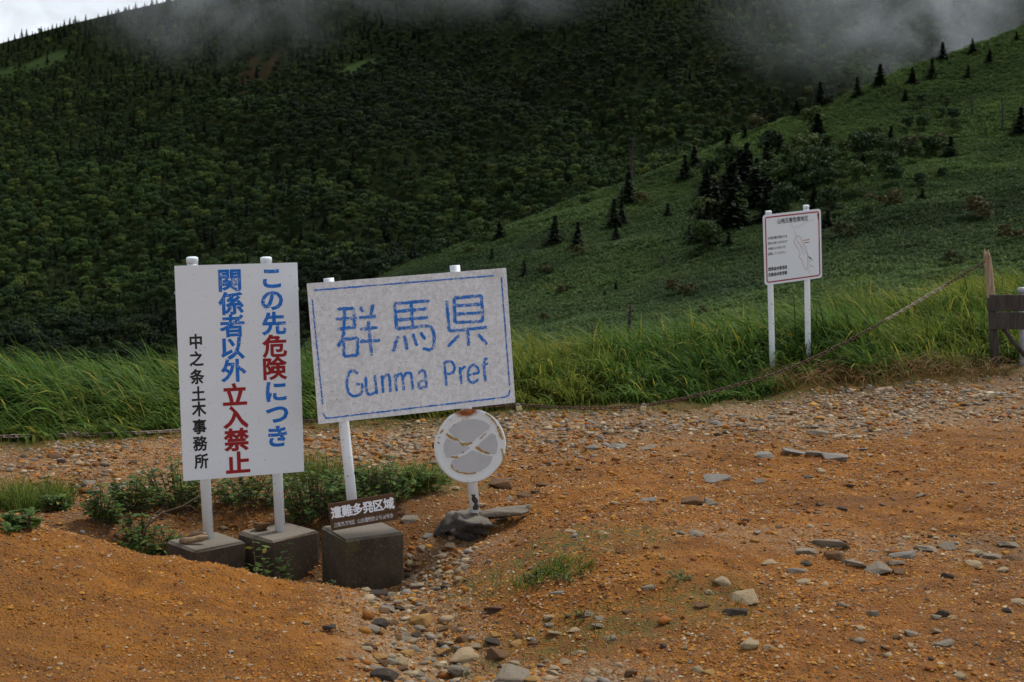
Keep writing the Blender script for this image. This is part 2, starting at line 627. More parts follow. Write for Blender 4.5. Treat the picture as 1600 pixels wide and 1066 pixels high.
for x, y, z in [(-2.0, 7.05, -.50), (-1.45, 7.1, -.47), (-1.0, 7.15, -.40), (-2.6, 6.95, -.42), (-1.0, 6.85, -.36), (-.6, 7.1, -.34), (-.55, 6.75, -.30), (-3.4, 7.0, -.22), (-.25, 7.3, -.22),
                (3.0, 13.0, .22), (6.2, 13.4, .22), (2, 14.5, .10), (0, 13, .0), (-3, 12, .02), (-6, 12.5, .03), (0, 16, -.1), (7, 18, .62), (9.5, 19.5, .8), (5, 17, .30), (-6, 15, -.05), (12, 16, .6),
                (0, 2, .0), (-4, 2, .25), (4, 2, .02), (0, -2, 0), (-6, -2, .1), (6, -2, .02), (-8, 8, .05), (10, 8, .08), (-10, 4, .2), (10, 3, .05)]:
    CP.append(np.array([x, y, z]))
CP = np.array(CP)


def tps_fit(P, lam=.02):
    d = np.linalg.norm(P[:, None, :2] - P[None, :, :2], axis=-1)
    K = d * d * np.log(d + 1e-6) + lam * np.eye(len(P))
    Q = np.c_[np.ones(len(P)), P[:, :2]]
    A = np.block([[K, Q], [Q.T, np.zeros((3, 3))]])
    return np.linalg.solve(A, np.r_[P[:, 2], 0, 0, 0])


WT = tps_fit(CP)


def ground_smooth(x, y):
    x, y = np.asarray(x, float), np.asarray(y, float)
    sh = x.shape
    x, y = x.ravel(), y.ravel()
    cx, cy = np.clip(x, -11, 13), np.clip(y, -3, 20)
    z = np.zeros(len(x))
    for i in range(0, len(x), 20000):
        s = slice(i, i + 20000)
        d = np.hypot(cx[s, None] - CP[None, :, 0], cy[s, None] - CP[None, :, 1])
        z[s] = (d * d * np.log(d + 1e-6)) @ WT[:len(CP)] + WT[-3] + WT[-2] * cx[s] + WT[-1] * cy[s]
    far = np.clip(y - (12.7 + .45 * np.clip(x + 2, -6, 14)), 0, 1e9)                 # beyond the grass bank the land falls into the valley
    z = z - np.minimum(62, far * far * .045 / (1 + far * .10))
    return z.reshape(sh)


def ground_z(x, y):
    x, y = np.asarray(x, float), np.asarray(y, float)
    near = 1 - sstep(14, 30, np.hypot(x, y - 6))
    z = ground_smooth(x, y)
    rough = .05 * fbm(x * 1.3, y * 1.3, 4) + .036 * fbm(x * 5 + 9, y * 5, 4) + .014 * np.abs(fbm(x * 15, y * 15 + 4, 2)) + .010 * fbm(x * 31, y * 31, 2)
    return z + rough * near


def axis(*seg):
    out = [seg[0][0]]
    for a, b, st in seg:
        out += list(np.linspace(a, b, max(2, int(round((b - a) / st)) + 1))[1:])
    return np.array(out)


def grid_faces(nx, ny):
    i = np.arange(nx - 1)[:, None] * ny + np.arange(ny - 1)[None, :]
    i = i.ravel()
    return np.c_[i, i + ny, i + ny + 1, i + 1]


gx = axis((-3000, -400, 650), (-400, -60, 42), (-60, -12, 3), (-12, -4.6, .15), (-4.6, 5.6, .034), (5.6, 14, .15), (14, 60, 3), (60, 400, 42), (400, 3000, 650))
gy = axis((-3000, -200, 700), (-200, -10, 38), (-10, 3.6, .5), (3.6, 9.4, .028), (9.4, 13.6, .05), (13.6, 26, .35), (26, 90, 4), (90, 400, 30), (400, 3200, 400))
X, Y = np.meshgrid(gx, gy, indexing='ij')
Z = ground_z(X, Y)
PX, PY = proj(np.stack([X, np.maximum(Y, 2.0), Z], -1))


def poly_w(xs, ys, pts, soft):
    """rough soft membership: distance to a polyline in ground metres"""
    best = np.full(xs.shape, 1e9)
    for (a, b) in zip(pts[:-1], pts[1:]):
        ax, ay, bx, by = a[0], a[1], b[0], b[1]
        t = np.clip(((xs - ax) * (bx - ax) + (ys - ay) * (by - ay)) / ((bx - ax) ** 2 + (by - ay) ** 2), 0, 1)
        best = np.minimum(best, np.hypot(xs - ax - t * (bx - ax), ys - ay - t * (by - ay)))
    return 1 - sstep(soft[0], soft[1], best)


EDGE = np.array([at_z(np.array(a), np.array(b), .02 if a < 1150 else .06)[:2] for a, b in EDGE_PX])


def edge_y(x):
    return np.interp(x, EDGE[:, 0], EDGE[:, 1])


def zones(x, y):
    e = edge_y(x) - y                                            # metres in front of the grass edge
    w = fbm(x * .8, y * .8, 4)
    gravel = sstep(-.1, .2, e) * (1 - sstep(1.0, 2.3, e + w * 1.3)) * sstep(-5.5, -3.5, x + 3)
    gravel = np.maximum(gravel * np.where(x < -1, .75, 1), .5 * poly_w(x, y, [(1.2, 6.7), (2.2, 6.5), (3.6, 6.6)], (.1, .45)))
    gravel = np.maximum(gravel, .35 * sstep(2.2, 3.4, x + w) * (1 - sstep(5.4, 6.2, y)))
    gravel = np.maximum(gravel, .95 * poly_w(x, y, [(-.3, 7.2), (-.62, 6.6), (-.45, 5.6), (-.2, 4.6), (.3, 4.6)], (.10, .50)))
    sand = poly_w(x, y, [(-3.5, 5.2), (-1.6, 5.3), (-1.2, 6.0)], (1.0, 1.5)) * (1 - sstep(-.80, -.55, x + .12 * w))
    damp = sstep(6.7, 7.0, y) * (1 - sstep(8.0, 8.8, y)) * (1 - sstep(-.6, .2, x)) * .85
    damp = np.maximum(damp, .55 * sstep(1.0, 3.0, x + w) * (1 - sstep(4.9, 5.9, y)))
    damp = np.maximum(damp, .75 * sstep(-.7, 0.1, -e) )
    damp = np.maximum(damp, .8 * sstep(2.2, 3.0, x) * (1 - sstep(.3, 1.3, e)) )
    moss = poly_w(x, y, [(.0, 6.25), (.5, 6.6)], (.15, .5)) * .9
    moss = np.maximum(moss, poly_w(x, y, [(.05, 5.3), (.9, 5.5)], (.1, .4)) * .6)
    moss = np.maximum(moss, (1 - sstep(0, .7, np.abs(e + .15))) * .9)
    moss = np.maximum(moss, poly_w(x, y, [(-1.2, 8.3), (-.4, 8.4)], (.2, .5)) * .8)
    return np.clip(gravel, 0, 1), np.clip(sand, 0, 1), np.clip(damp, 0, 1), np.clip(moss, 0, 1)


zg, zs, zd, zm = zones(X, Y)
mk('ground', np.stack([X, Y, Z], -1).reshape(-1, 3), grid_faces(len(gx), len(gy)), M['ground'], smooth=True,
   attrs={'gravel': zg.ravel(), 'sand': zs.ravel(), 'damp': zd.ravel(), 'moss': zm.ravel()}, kind='structure')


def on_ground(px, py):
    """where the pixel's ray meets the ground"""
    r = ray(np.array(float(px)), np.array(float(py)))
    d = np.arange(4.0, 24, .02)
    P = CAM + r[None] * (d / r[1])[:, None]
    below = P[:, 2] < ground_z(P[:, 0], P[:, 1])
    i = int(np.argmax(below)) if below.any() else len(d) - 1
    p = P[i].copy()
    p[2] = ground_z(p[0], p[1])
    return p


def gz(x, y): return float(ground_z(np.array(float(x)), np.array(float(y))))


# ------------------------------------------------------------------ grassy spur (hillside)
CR = np.array([[100, 760, 190], [300, 690, 205], [420, 620, 212], [520, 490, 222], [600, 424, 230], [700, 390, 235], [800, 354, 240], [900, 310, 245], [985, 284, 250], [1085, 245, 256], [1160, 210, 262], [1250, 180, 268], [1400, 114, 280], [1500, 80, 288], [1600, 40, 296], [1900, -90, 330], [2400, -280, 380]], float)
FT = np.array([[100, 860, 120], [420, 720, 118], [560, 640, 117], [850, 600, 115], [1150, 560, 112], [1400, 520, 110], [1600, 490, 110], [1900, 450, 112], [2400, 400, 116]], float)


def spur_pt(px, py):
    px, py = np.asarray(px, float), np.asarray(py, float)
    cy, cd = np.interp(px, CR[:, 0], CR[:, 1]), np.interp(px, CR[:, 0], CR[:, 2])
    fy, fd = np.interp(px, FT[:, 0], FT[:, 1]), np.interp(px, FT[:, 0], FT[:, 2])
    t = (fy - py) / (fy - cy)
    d = fd + (cd - fd) * np.clip(t, -1, 1.0) ** 1.0
    P = unp(px, py, d)
    k = np.clip(t, 0, 1) * (1 - np.clip(t, 0, 1)) * 4
    P[..., 2] += k * (2.2 * fbm(P[..., 0] * .02 + 3, P[..., 1] * .02, 3)) + .25 * fbm(P[..., 0] * .15, P[..., 1] * .15, 3)
    return P


cols = np.linspace(100, 2400, 260)
rows = []
for t in np.linspace(0, 1, 150):
    fy, cy = np.interp(cols, FT[:, 0], FT[:, 1]), np.interp(cols, CR[:, 0], CR[:, 1])
    rows.append(spur_pt(cols, fy + (cy - fy) * t))
foot, crest = rows[0], rows[-1]
pre = [foot + np.array([0, -s, -s * .45]) for s in (120, 60, 25)]
post = [crest + np.array([0, s, -.02 * s * s if s < 12 else -.5 * (s - 9)]) for s in (4, 10, 40, 120, 220)]
P = np.array(pre + rows + post).transpose(1, 0, 2)
SP_SHAPE = P.shape
mk('hillside', P.reshape(-1, 3), grid_faces(P.shape[0], P.shape[1]), M['meadow'], smooth=True,
   attrs={'meadow': np.zeros(P.shape[0] * P.shape[1]), 'scar': np.zeros(P.shape[0] * P.shape[1])}, kind='structure')

# ------------------------------------------------------------------ forested mountain
RD = np.array([[-700, 250], [-300, 150], [-100, 90], [0, 68], [100, 40], [200, 16], [300, -6], [400, -35], [700, -110], [1100, -130], [1500, -110], [1900, -80], [2500, -60]], float)


def mount_pt(px, t):
    """t: 0 at the valley, 1 on the skyline ridge"""
    px, t = np.asarray(px, float), np.asarray(t, float)
    ry = np.interp(px, RD[:, 0], RD[:, 1])
    py = 660 + (ry - 660) * t
    d = 250 + 760 * t ** 1.12 - 60 * sstep(500, -300, px) * t
    P = unp(px, py, d)
    u, w = P[..., 0], P[..., 1]
    env = np.clip(t * (1 - t) * 4, 0, 1)
    ridge = np.abs(fbm(u * .0042 + w * .0030 + 2.2, w * .0016 - u * .001 + 1.7, 3))
    P[..., 2] += env * (62 * (ridge - .25) + 14 * fbm(u * .012, w * .012 + 3, 3))
    return P


mc, mt = np.linspace(-700, 2500, 220), np.linspace(0, 1, 150)
A, B = np.meshgrid(mc, mt, indexing='ij')
P = mount_pt(A, B)
last = P[:, -1:, :]
first = P[:, :1, :]
P = np.concatenate([first + np.array([0, -120, -60.0]), P, last + np.array([0, 30, -6.0]), last + np.array([0, 300, -140.0]), last + np.array([0, 900, -420.0])], 1)
mpx, mpy = proj(P)


def blob(x, y, cx, cy, rx, ry, ang=0):
    c, s = math.cos(ang), math.sin(ang)
    dx, dy = x - cx, y - cy
    q = np.hypot((dx * c + dy * s) / rx, (-dx * s + dy * c) / ry) + .5 * vnoise(x * .06, y * .06)
    return 1 - sstep(.75, 1.1, q)


def meadow_mask(x, y):
    m = blob(x, y, 570, 103, 26, 9, -.15)
    for b in ((75, 95, 45, 9, -.35), (15, 112, 22, 9, -.3), (370, 158, 30, 7, -.25), (545, 110, 14, 6, 0)): m = np.maximum(m, blob(x, y, *b))
    return m


def scar_mask(x, y):
    return np.maximum(blob(x, y, 392, 118, 10, 34, .35), blob(x, y, 425, 105, 10, 26, .6)) * .9


mk('mountain', P.reshape(-1, 3), grid_faces(P.shape[0], P.shape[1]), M['forest_floor'], smooth=True,
   attrs={'meadow': meadow_mask(mpx, mpy).ravel(), 'scar': scar_mask(mpx, mpy).ravel()}, kind='structure')


# ------------------------------------------------------------------ tree kinds (shared meshes)
def quads(C, U, W):
    """quads centred at C with half vectors U, W -> V, F"""
    V = np.stack([C - U - W, C + U - W * .6, C + U * .7 + W, C - U * .8 + W * .8], 1).reshape(-1, 3)
    return V, np.arange(len(C) * 4).reshape(-1, 4)


def rand_unit(rng, n):
    v = rng.normal(size=(n, 3))
    return v / np.linalg.norm(v, axis=1, keepdims=True)


def leaf_cloud(rng, centres, radii, per, size, flat=.75):
    Cs, Us, Ws = [], [], []
    for c, r in zip(centres, radii):
        n = int(per * r * r)
        d = rand_unit(rng, n)
        d[:, 2] = np.where(d[:, 2] < -.35, -d[:, 2], d[:, 2])
        p = c + d * r * rng.uniform(.72, 1.08, (n, 1)) * np.array([1, 1, flat])
        nrm = d + rng.normal(size=(n, 3)) * .55
        nrm /= np.linalg.norm(nrm, axis=1, keepdims=True)
        u = np.cross(nrm, rand_unit(rng, n))
        u /= np.linalg.norm(u, axis=1, keepdims=True) + 1e-9
        w = np.cross(nrm, u)
        s = size * rng.uniform(.6, 1.35, (n, 1))
        Cs.append(p); Us.append(u * s); Ws.append(w * s * .75)
    return quads(np.concatenate(Cs), np.concatenate(Us), np.concatenate(Ws))


def crown_broad(seed):
    rng = np.random.default_rng(seed)
    k = rng.integers(9, 13)
    cen, rad = [np.array([0, 0, 5.6])], [1.9]
    for i in range(k):
        a, h = i * 2.4 + rng.uniform(-.4, .4), rng.uniform(3.4, 7.2)
        rr = (1.0 - abs(h - 4.9) / 4.2) * 2.3 * rng.uniform(.75, 1.15)
        cen.append(np.array([rr * math.cos(a), rr * math.sin(a), h]))
        rad.append(rng.uniform(.95, 1.55))
    return leaf_cloud(rng, cen, rad, 48, .26)


def crown_conifer(seed):
    rng = np.random.default_rng(seed)
    Cs, Us, Ws = [], [], []
    H = 8.0
    z = .9
    while z < H:
        f = 1 - (z / H) ** 1.1
        L = 2.5 * f + .15
        nb = max(5, int(12 * f) + 4)
        for b in range(nb):
            if rng.random() < .12: continue
            a = rng.uniform(0, 6.283)
            Lb = L * rng.uniform(.6, 1.1)
            dr = np.array([math.cos(a), math.sin(a), -.30])
            sd = np.array([-math.sin(a), math.cos(a), 0])
            m = max(2, int(Lb / .3))
            for j in range(m):
                q = (j + .6) / m
                Cs.append(np.array([0, 0, z]) + dr * Lb * q + rng.normal(size=3) * .05)
                Us.append(dr * .26 + rng.normal(size=3) * .05)
                Ws.append(sd * (.34 * (1.15 - q) + .10) + rng.normal(size=3) * .06)
        z += .34 * rng.uniform(.8, 1.2) * (.6 + .6 * f)
    Cs.append(np.array([0, 0, H])); Us.append(np.array([0, 0, .35])); Ws.append(np.array([.08, 0, 0]))
    return quads(np.array(Cs), np.array(Us), np.array(Ws))


def crown_bush(seed, n=6):
    rng = np.random.default_rng(seed)
    cen = [np.array([rng.uniform(-.9, .9), rng.uniform(-.9, .9), rng.uniform(.5, 1.7)]) for _ in range(n)]
    return leaf_cloud(rng, cen, [rng.uniform(.5, .8) for _ in range(n)], 240, .11)


def trunk_mesh(name, h, r, limbs, seed, mat):
    rng = np.random.default_rng(seed)
    g = G()
    g.tube([(0, 0, -.8), (.05, 0, h * .3), (-.05, .06, h * .65), (0, 0, h)], [r, r * .8, r * .5, r * .15], 6)
    for i in range(limbs):
        a, z = rng.uniform(0, 6.28), h * rng.uniform(.35, .75)
        L = rng.uniform(1.2, 2.2)
        g.tube([(0, 0, z), (L * .5 * math.cos(a), L * .5 * math.sin(a), z + L * .45), (L * math.cos(a), L * math.sin(a), z + L * .8)], [r * .4, r * .25, r * .08], 5)
    return raw_mesh(name, g.v, g.f, mat)


BROAD = [raw_mesh('crown', *crown_broad(20 + i), M['broadleaf']) for i in range(5)]
CONI = [raw_mesh('crown', *crown_conifer(50 + i), M['conifer']) for i in range(3)]
BUSH = [raw_mesh('crown', *crown_bush(70 + i), M['rusty']) for i in range(2)]
DBUSH = [raw_mesh('crown', *crown_bush(80 + i, 7), M['broadleaf']) for i in range(2)]
T_BROAD = trunk_mesh('trunk', 5.8, .17, 5, 1, M['bark'])
T_CONI = trunk_mesh('trunk', 7.6, .13, 0, 2, M['bark'])
T_BUSH = trunk_mesh('stem', 1.2, .05, 4, 3, M['twig'])


def plant_tree(name, crown, trunk, loc, s, rz, label, cat, group=None, sz=None, tone=.4):
    e = bpy.data.objects.new(name, None)
    e.location = Vector([float(v) for v in loc])
    e.rotation_euler = (random.uniform(-.06, .06), random.uniform(-.06, .06), rz)
    e.scale = (s, s, sz or s)
    e.empty_display_size = .2
    COL.objects.link(e)
    tag(e, label, cat, group)
    for nm, me in (('trunk' if trunk is not T_BUSH else 'stem', trunk), ('crown', crown)):
        o = bpy.data.objects.new(nm, me)
        COL.objects.link(o)
        o.parent = e
        if nm == 'crown': o['tone'] = float(tone)
    return e


# forest: every tree has a place; the ones that show largest are things, the rest one stuff object
rng = np.random.default_rng(11)
NT = 205000
tt = rng.random(NT)
pxs = rng.uniform(-680, 2300, NT)
wide = (250 + 760 * tt ** 1.12) / 1010.0
keep = rng.random(NT) < wide
tt, pxs = tt[keep], pxs[keep]
FP = mount_pt(pxs, tt)
# thin out to a minimum spacing
order = rng.permutation(len(FP))
cell, ok = {}, []
for i in order:
    x, y = FP[i, 0], FP[i, 1]
    sp = 3.4
    k = (int(x // sp), int(y // sp))
    hit = False
    for a in (-1, 0, 1):
        for b in (-1, 0, 1):
            for j in cell.get((k[0] + a, k[1] + b), ()):
                if (FP[j, 0] - x) ** 2 + (FP[j, 1] - y) ** 2 < sp * sp: hit = True
    if not hit:
        cell.setdefault(k, []).append(i)
        ok.append(i)
ok = np.array(ok)
FP, tt, pxs = FP[ok], tt[ok], pxs[ok]
fx, fy = proj(FP)
bare = np.maximum(meadow_mask(fx, fy), scar_mask(fx, fy))
k = rng.random(len(FP)) > bare * .96
FP, tt, fx, fy = FP[k], tt[k], fx[k], fy[k]
tone = np.clip(.45 + 1.9 * fbm(FP[:, 0] * .006 + FP[:, 1] * .002 + 1, FP[:, 1] * .005 + 9, 4) + .10 * rng.normal(size=len(FP)), 0, 1)
scl = (.46 + .62 * rng.random(len(FP)) ** 1.4) * (1 - .25 * sstep(.6, 1, tt))
con_p = np.clip(.14 + .5 * fbm(FP[:, 0] * .008 + 4, FP[:, 1] * .008, 3) + .5 * sstep(.75, 1, tt) + .5 * sstep(.95, .99, tt), .03, .97)
isc = rng.random(len(FP)) < con_p
vid = np.where(isc, 5 + rng.integers(0, 3, len(FP)), rng.integers(0, 5, len(FP)))
rot = rng.uniform(0, 6.283, len(FP))
crest_here = np.interp(fx, CR[:, 0], CR[:, 1])
dist = FP[:, 1]
vis = (fx > -20) & (fx < 1620) & (fy < 585) & ((fx < 480) | (fy < crest_here + 10)) & ~((fx > 285) & (fx < 470) & (fy > 440)) & ~((fx > 485) & (fx < 640) & (fy > 470))
score = np.where(vis, scl / dist, 0)
near = np.argsort(-score)[:270]
is_near = np.zeros(len(FP), bool)
is_near[near] = True
for i in near:
    if isc[i]:
        plant_tree('conifer_tree', CONI[vid[i] - 5], T_CONI, FP[i], scl[i], rot[i], 'dark pointed conifer standing in the forest at the foot of the mountain', 'tree', 'conifers in the lower forest', tone=tone[i])
    else:
        plant_tree('broadleaf_tree', BROAD[vid[i]], T_BROAD, FP[i], scl[i], rot[i], 'rounded green broadleaf tree in the forest at the foot of the mountain', 'tree', 'broadleaf trees in the lower forest', tone=tone[i])


def scatter(name, pts, scale, rotz, idx, meshes, label, cat, tone=None):
    """one stuff object: points carrying instances of a few meshes"""
    lib = bpy.data.collections.new(name + '_kinds')
    for i, me in enumerate(meshes):
        o = bpy.data.objects.new('%s_kind_%02d' % (name, i), me)
        lib.objects.link(o)
    me = bpy.data.meshes.new(name)
    me.vertices.add(len(pts))
    me.vertices.foreach_set('co', np.asarray(pts, float).ravel())
    for k, v, ty in (('scl', scale, 'FLOAT'), ('rotz', rotz, 'FLOAT'), ('idx', idx, 'INT'), ('tone', tone if tone is not None else np.full(len(pts), .5), 'FLOAT')):
        a = me.attributes.new(k, ty, 'POINT')
        a.data.foreach_set('value', np.asarray(v, np.float32 if ty == 'FLOAT' else np.int32))
    o = bpy.data.objects.new(name, me)
    COL.objects.link(o)
    tag(o, label, cat, None, 'stuff')
    t = bpy.data.node_groups.new(name + '_nodes', 'GeometryNodeTree')
    t.interface.new_socket('Geometry', in_out='INPUT', socket_type='NodeSocketGeometry')
    t.interface.new_socket('Geometry', in_out='OUTPUT', socket_type='NodeSocketGeometry')
    nd = t.nodes
    gi, go = nd.new('NodeGroupInput'), nd.new('NodeGroupOutput')
    ins, ci = nd.new('GeometryNodeInstanceOnPoints'), nd.new('GeometryNodeCollectionInfo')
    ci.inputs['Collection'].default_value = lib
    ci.inputs['Separate Children'].default_value = True
    ci.inputs['Reset Children'].default_value = True
    ins.inputs['Pick Instance'].default_value = True
    def na(nm, ty):
        q = nd.new('GeometryNodeInputNamedAttribute')
        q.data_type = ty
        q.inputs['Name'].default_value = nm
        return q.outputs['Attribute']
    cx = nd.new('ShaderNodeCombineXYZ')
    t.links.new(na('rotz', 'FLOAT'), cx.inputs['Z'])
    t.links.new(gi.outputs[0], ins.inputs['Points'])
    t.links.new(ci.outputs[0], ins.inputs['Instance'])
    t.links.new(na('idx', 'INT'), ins.inputs['Instance Index'])
    t.links.new(cx.outputs[0], ins.inputs['Rotation'])
    t.links.new(na('scl', 'FLOAT'), ins.inputs['Scale'])
    t.links.new(ins.outputs[0], go.inputs[0])
    md = o.modifiers.new('scatter', 'NODES')
    md.node_group = t
    return o


r = ~is_near
scatter('forest', FP[r], scl[r], rot[r], vid[r], BROAD + CONI, 'dark green forest covering the upper mountainside', 'forest', tone[r])

# bamboo grass on the spur
def sasa_mesh(seed):
    rng = np.random.default_rng(seed)
    n = 46
    p = np.c_[rng.normal(size=(n, 2)) * .42, rng.uniform(.1, .55, n)]
    p[:, 2] *= np.clip(1.1 - np.hypot(p[:, 0], p[:, 1]) * .6, .25, 1)
    d = np.c_[rng.normal(size=(n, 2)), rng.uniform(-.1, .5, n)]
    d /= np.linalg.norm(d, axis=1, keepdims=True)
    s = np.cross(d, np.array([0, 0, 1.0]))
    s /= np.linalg.norm(s, axis=1, keepdims=True)
    return quads(p, d * rng.uniform(.13, .24, (n, 1)), s * .055)


SASA = [raw_mesh('sasa_clump', *sasa_mesh(i), M['sasa']) for i in range(4)]
rng = np.random.default_rng(5)
n = 150000
spx = rng.uniform(330, 2000, n)
u = rng.random(n) ** .75
cy, fy2 = np.interp(spx, CR[:, 0], CR[:, 1]), np.interp(spx, FT[:, 0], FT[:, 1])
spy = fy2 + (cy - fy2) * u
SPP = spur_pt(spx, spy)
scatter('bamboo_grass', SPP, rng.uniform(.7, 1.5, n) * (.8 + .5 * fbm(SPP[:, 0] * .1, SPP[:, 1] * .1, 3)), rng.uniform(0, 6.28, n), rng.integers(0, 4, n), SASA, 'low bamboo grass covering the green hillside', 'bamboo grass', np.clip(.55 + 1.0 * fbm(SPP[:, 0] * .03 + SPP[:, 1] * .01, SPP[:, 1] * .05, 4), 0, 1))

# trees, shrubs and snags on the spur: base pixel, height in photo pixels
def spur_tree(px, py, hp, kind, label, group=None):
    p = spur_pt(np.array(float(px)), np.array(max(float(py), float(np.interp(px, CR[:, 0], CR[:, 1])) - 2)))
    h = hp * p[1] / F * (random.uniform(1.0, 1.25) if py > 165 else random.uniform(.6, .9))
    rz = random.uniform(0, 6.28)
    if kind == 'c':
        s = h / 8.2
        return plant_tree('conifer_tree', random.choice(CONI), T_CONI, p, s * random.uniform(1.35, 1.9), rz, label, 'tree', group, s)
    if kind == 'b':
        s = h / 7.8
        return plant_tree('broadleaf_tree', random.choice(BROAD), T_BROAD, p - np.array([0, 0, h * .15]), s * 1.1, rz, label, 'tree', group, s * 1.1)
    s = h / 2.2
    return plant_tree('shrub', random.choice(BUSH if kind == 'r' else DBUSH), T_BUSH, p, s * 1.2, rz, label, 'shrub', group, s)


HC, HR = 'conifers on the grassy hillside', 'shrubs on the grassy hillside'
for a in [
    (867, 387, 48, 'c', 'tall dark conifer on the slope right above the white and blue sign'),
    (901, 395, 40, 'c', 'dark conifer right of the tallest one on the slope above the blue-lettered sign'),
    (820, 438, 26, 'c', 'small dark conifer on the slope just right of the blue-lettered sign'),
    (768, 412, 20, 'c', 'small conifer peeking above the right end of the blue-lettered sign'),
    (781, 376, 24, 'c', 'conifer on the lower end of the hillside crest'),
    (958, 358, 44, 'c', 'dark conifer in the clump below the bare tall snag'),
    (981, 318, 46, 'c', 'slender dark conifer at the foot of the bare tall snag'),
    (972, 352, 34, 'c', 'bushy conifer in the clump below the bare tall snag, right side'),
    (962, 383, 24, 'c', 'small conifer below the clump under the tall snag'),
    (1071, 282, 38, 'c', 'dark conifer on the crest left of the map sign'),
    (1085, 262, 30, 'c', 'rounded dark conifer right on the hillside crest'),
    (1139, 244, 30, 'c', 'dark conifer on the crest above the dense tree band'),
    (1164, 218, 22, 'c', 'small conifer on the crest above the map sign'),
    (1120, 266, 18, 'c', 'small conifer below the crest, left of the dense tree band'),
    (1158, 252, 18, 'c', 'small conifer below the crest, near the dense tree band'),
    (1142, 366, 74, 'c', 'largest dark conifer in the dense band left of the map sign'),
    (1116, 364, 62, 'c', 'tall dark conifer on the left side of the dense band'),
    (1092, 384, 44, 'c', 'dark conifer at the lower left tip of the dense band'),
    (1076, 384, 22, 'c', 'low conifer at the very tip of the dense band'),
    (1142, 282, 32, 'c', 'conifer above the dense band, below the crest'),
    (1139, 394, 22, 'c', 'small lone conifer under the dense band'),
    (962, 455, 16, 'c', 'tiny conifer in the middle of the open slope'),
    (945, 466, 14, 'c', 'tiny conifer left of another in the middle of the open slope'),
    (1043, 343, 20, 'c', 'thin small conifer on the open slope left of the dense band'),
    (1415, 157, 28, 'c', 'conifer on the upper slope below the misty crest'),
    (1425, 132, 38, 'c', 'tall conifer on the upper crest at the left of the ridge trees'),
    (1455, 122, 36, 'c', 'conifer on the upper crest in the row of ridge trees'),
    (1472, 94, 34, 'c', 'conifer on the upper crest under the mist'),
    (1512, 122, 34, 'c', 'dark conifer just below the upper crest'),
    (1520, 84, 34, 'c', 'rounded conifer on the upper crest'),
    (1545, 98, 26, 'c', 'small conifer below the upper crest'),
    (1375, 136, 44, 'c', 'conifer on the crest at the left start of the ridge trees'),
    (1340, 152, 40, 'c', 'conifer on the crest beside the forest edge'),
    (1594, 205, 44, 'c', 'dark conifer at the right edge of the photo on the upper slope'),
    (1588, 66, 26, 'c', 'conifer on the crest at the right edge of the photo'),
    (756, 380, 16, 'd', 'round dark bush on the crest behind the blue-lettered sign'),
    (735, 398, 14, 'd', 'low dark bush left of the others behind the blue-lettered sign'),
    (915, 318, 10, 'd', 'small dark bush on the crest, left of the tall snag'),
    (1067, 462, 30, 'r', 'reddish brown round shrub on the open slope left of the map sign'),
    (1107, 494, 20, 'r', 'brownish shrub low on the slope, near the grass bank'),
    (852, 437, 22, 'r', 'olive shrub between two conifers above the sign corner'),
    (880, 458, 20, 'r', 'thin brownish shrub on the open slope right of the sign'),
    (907, 410, 18, 'r', 'olive shrub under the conifer on the open slope'),
    (1005, 318, 16, 'r', 'yellowish shrub right of the bare tall snag'),
    (1182, 188, 24, 'r', 'yellow-green bush on the crest above the map sign'),
    (1532, 347, 34, 'r', 'brownish shrub above the wooden post at the right'),
    (1320, 377, 24, 'r', 'brownish shrub right beside the map sign'),
    (1590, 384, 30, 'r', 'brownish shrub at the right edge above the grass bank'),
    (1378, 332, 34, 'r', 'brownish shrub on the slope right of the map sign'),
    (1405, 244, 34, 'r', 'rusty olive shrub at the end of the dense band'),
    (1452, 236, 36, 'r', 'rusty olive shrub on the upper slope'),
    (852, 498, 14, 'r', 'tiny brownish shrub close to the right edge of the blue-lettered sign'),
    (1490, 420, 26, 'r', 'brown shrub behind the chain on the right'),
]: spur_tree(*a, group=HC if a[3] == 'c' else HR)
rb = random.Random(9)
for i in range(105):
    px = 1100 + 400 * rb.random() ** 1.25
    mid = 352 - (px - 1120) * .30
    py = mid + rb.gauss(-14, 34)
    spur_tree(px, py, rb.uniform(30, 58) * (1 - .55 * max(0, px - 1250) / 250), rb.choice('bbcb' if px > 1220 else 'bcc'), 'dark tree in the dense band of trees running up the hillside behind the map sign', 'trees in the dense band on the hillside')
for i in range(40):
    px = rb.uniform(500, 1330)
    py = float(np.interp(px, CR[:, 0], CR[:, 1])) + rb.uniform(-1, 3)
    kd = rb.choice('bdbdc')
    if px < 760 or px > 1180: spur_tree(px, py, rb.uniform(12, 34), kd, 'low dark %s on the wooded hillside crest' % ('bush' if kd == 'd' else 'conifer' if kd == 'c' else 'broadleaf tree'), 'trees along the hillside crest')


def snag(px, py, hp, label, r=.13, bend=.3):
    p = spur_pt(np.array(float(px)), np.array(float(py)))
    h = hp * p[1] / F
    g = G()
    r *= 1.4
    g.tube([p + np.array([0, 0, -.5]), p + np.array([bend * .2, 0, h * .4]), p + np.array([-bend * .5, 0, h * .75]), p + np.array([-bend, 0, h])], [r, r * .85, r * .6, r * .2], 7)
    e = empty('dead_tree', p, label, 'dead tree', 'bare snags on the hillside')
    g.build('trunk', M['snag'], e)
    for k in range(4):
        g = G()
        z = h * (.45 + .13 * k)
        sg = -1 if k % 2 else 1
        b = p + np.array([-bend * z / h * .6, 0, z])
        g.tube([b, b + np.array([sg * h * .07, .1, h * .05]), b + np.array([sg * h * .10, .1, h * .11])], [r * .4, r * .25, r * .1], 5)
        g.build('branch', M['snag'], e)


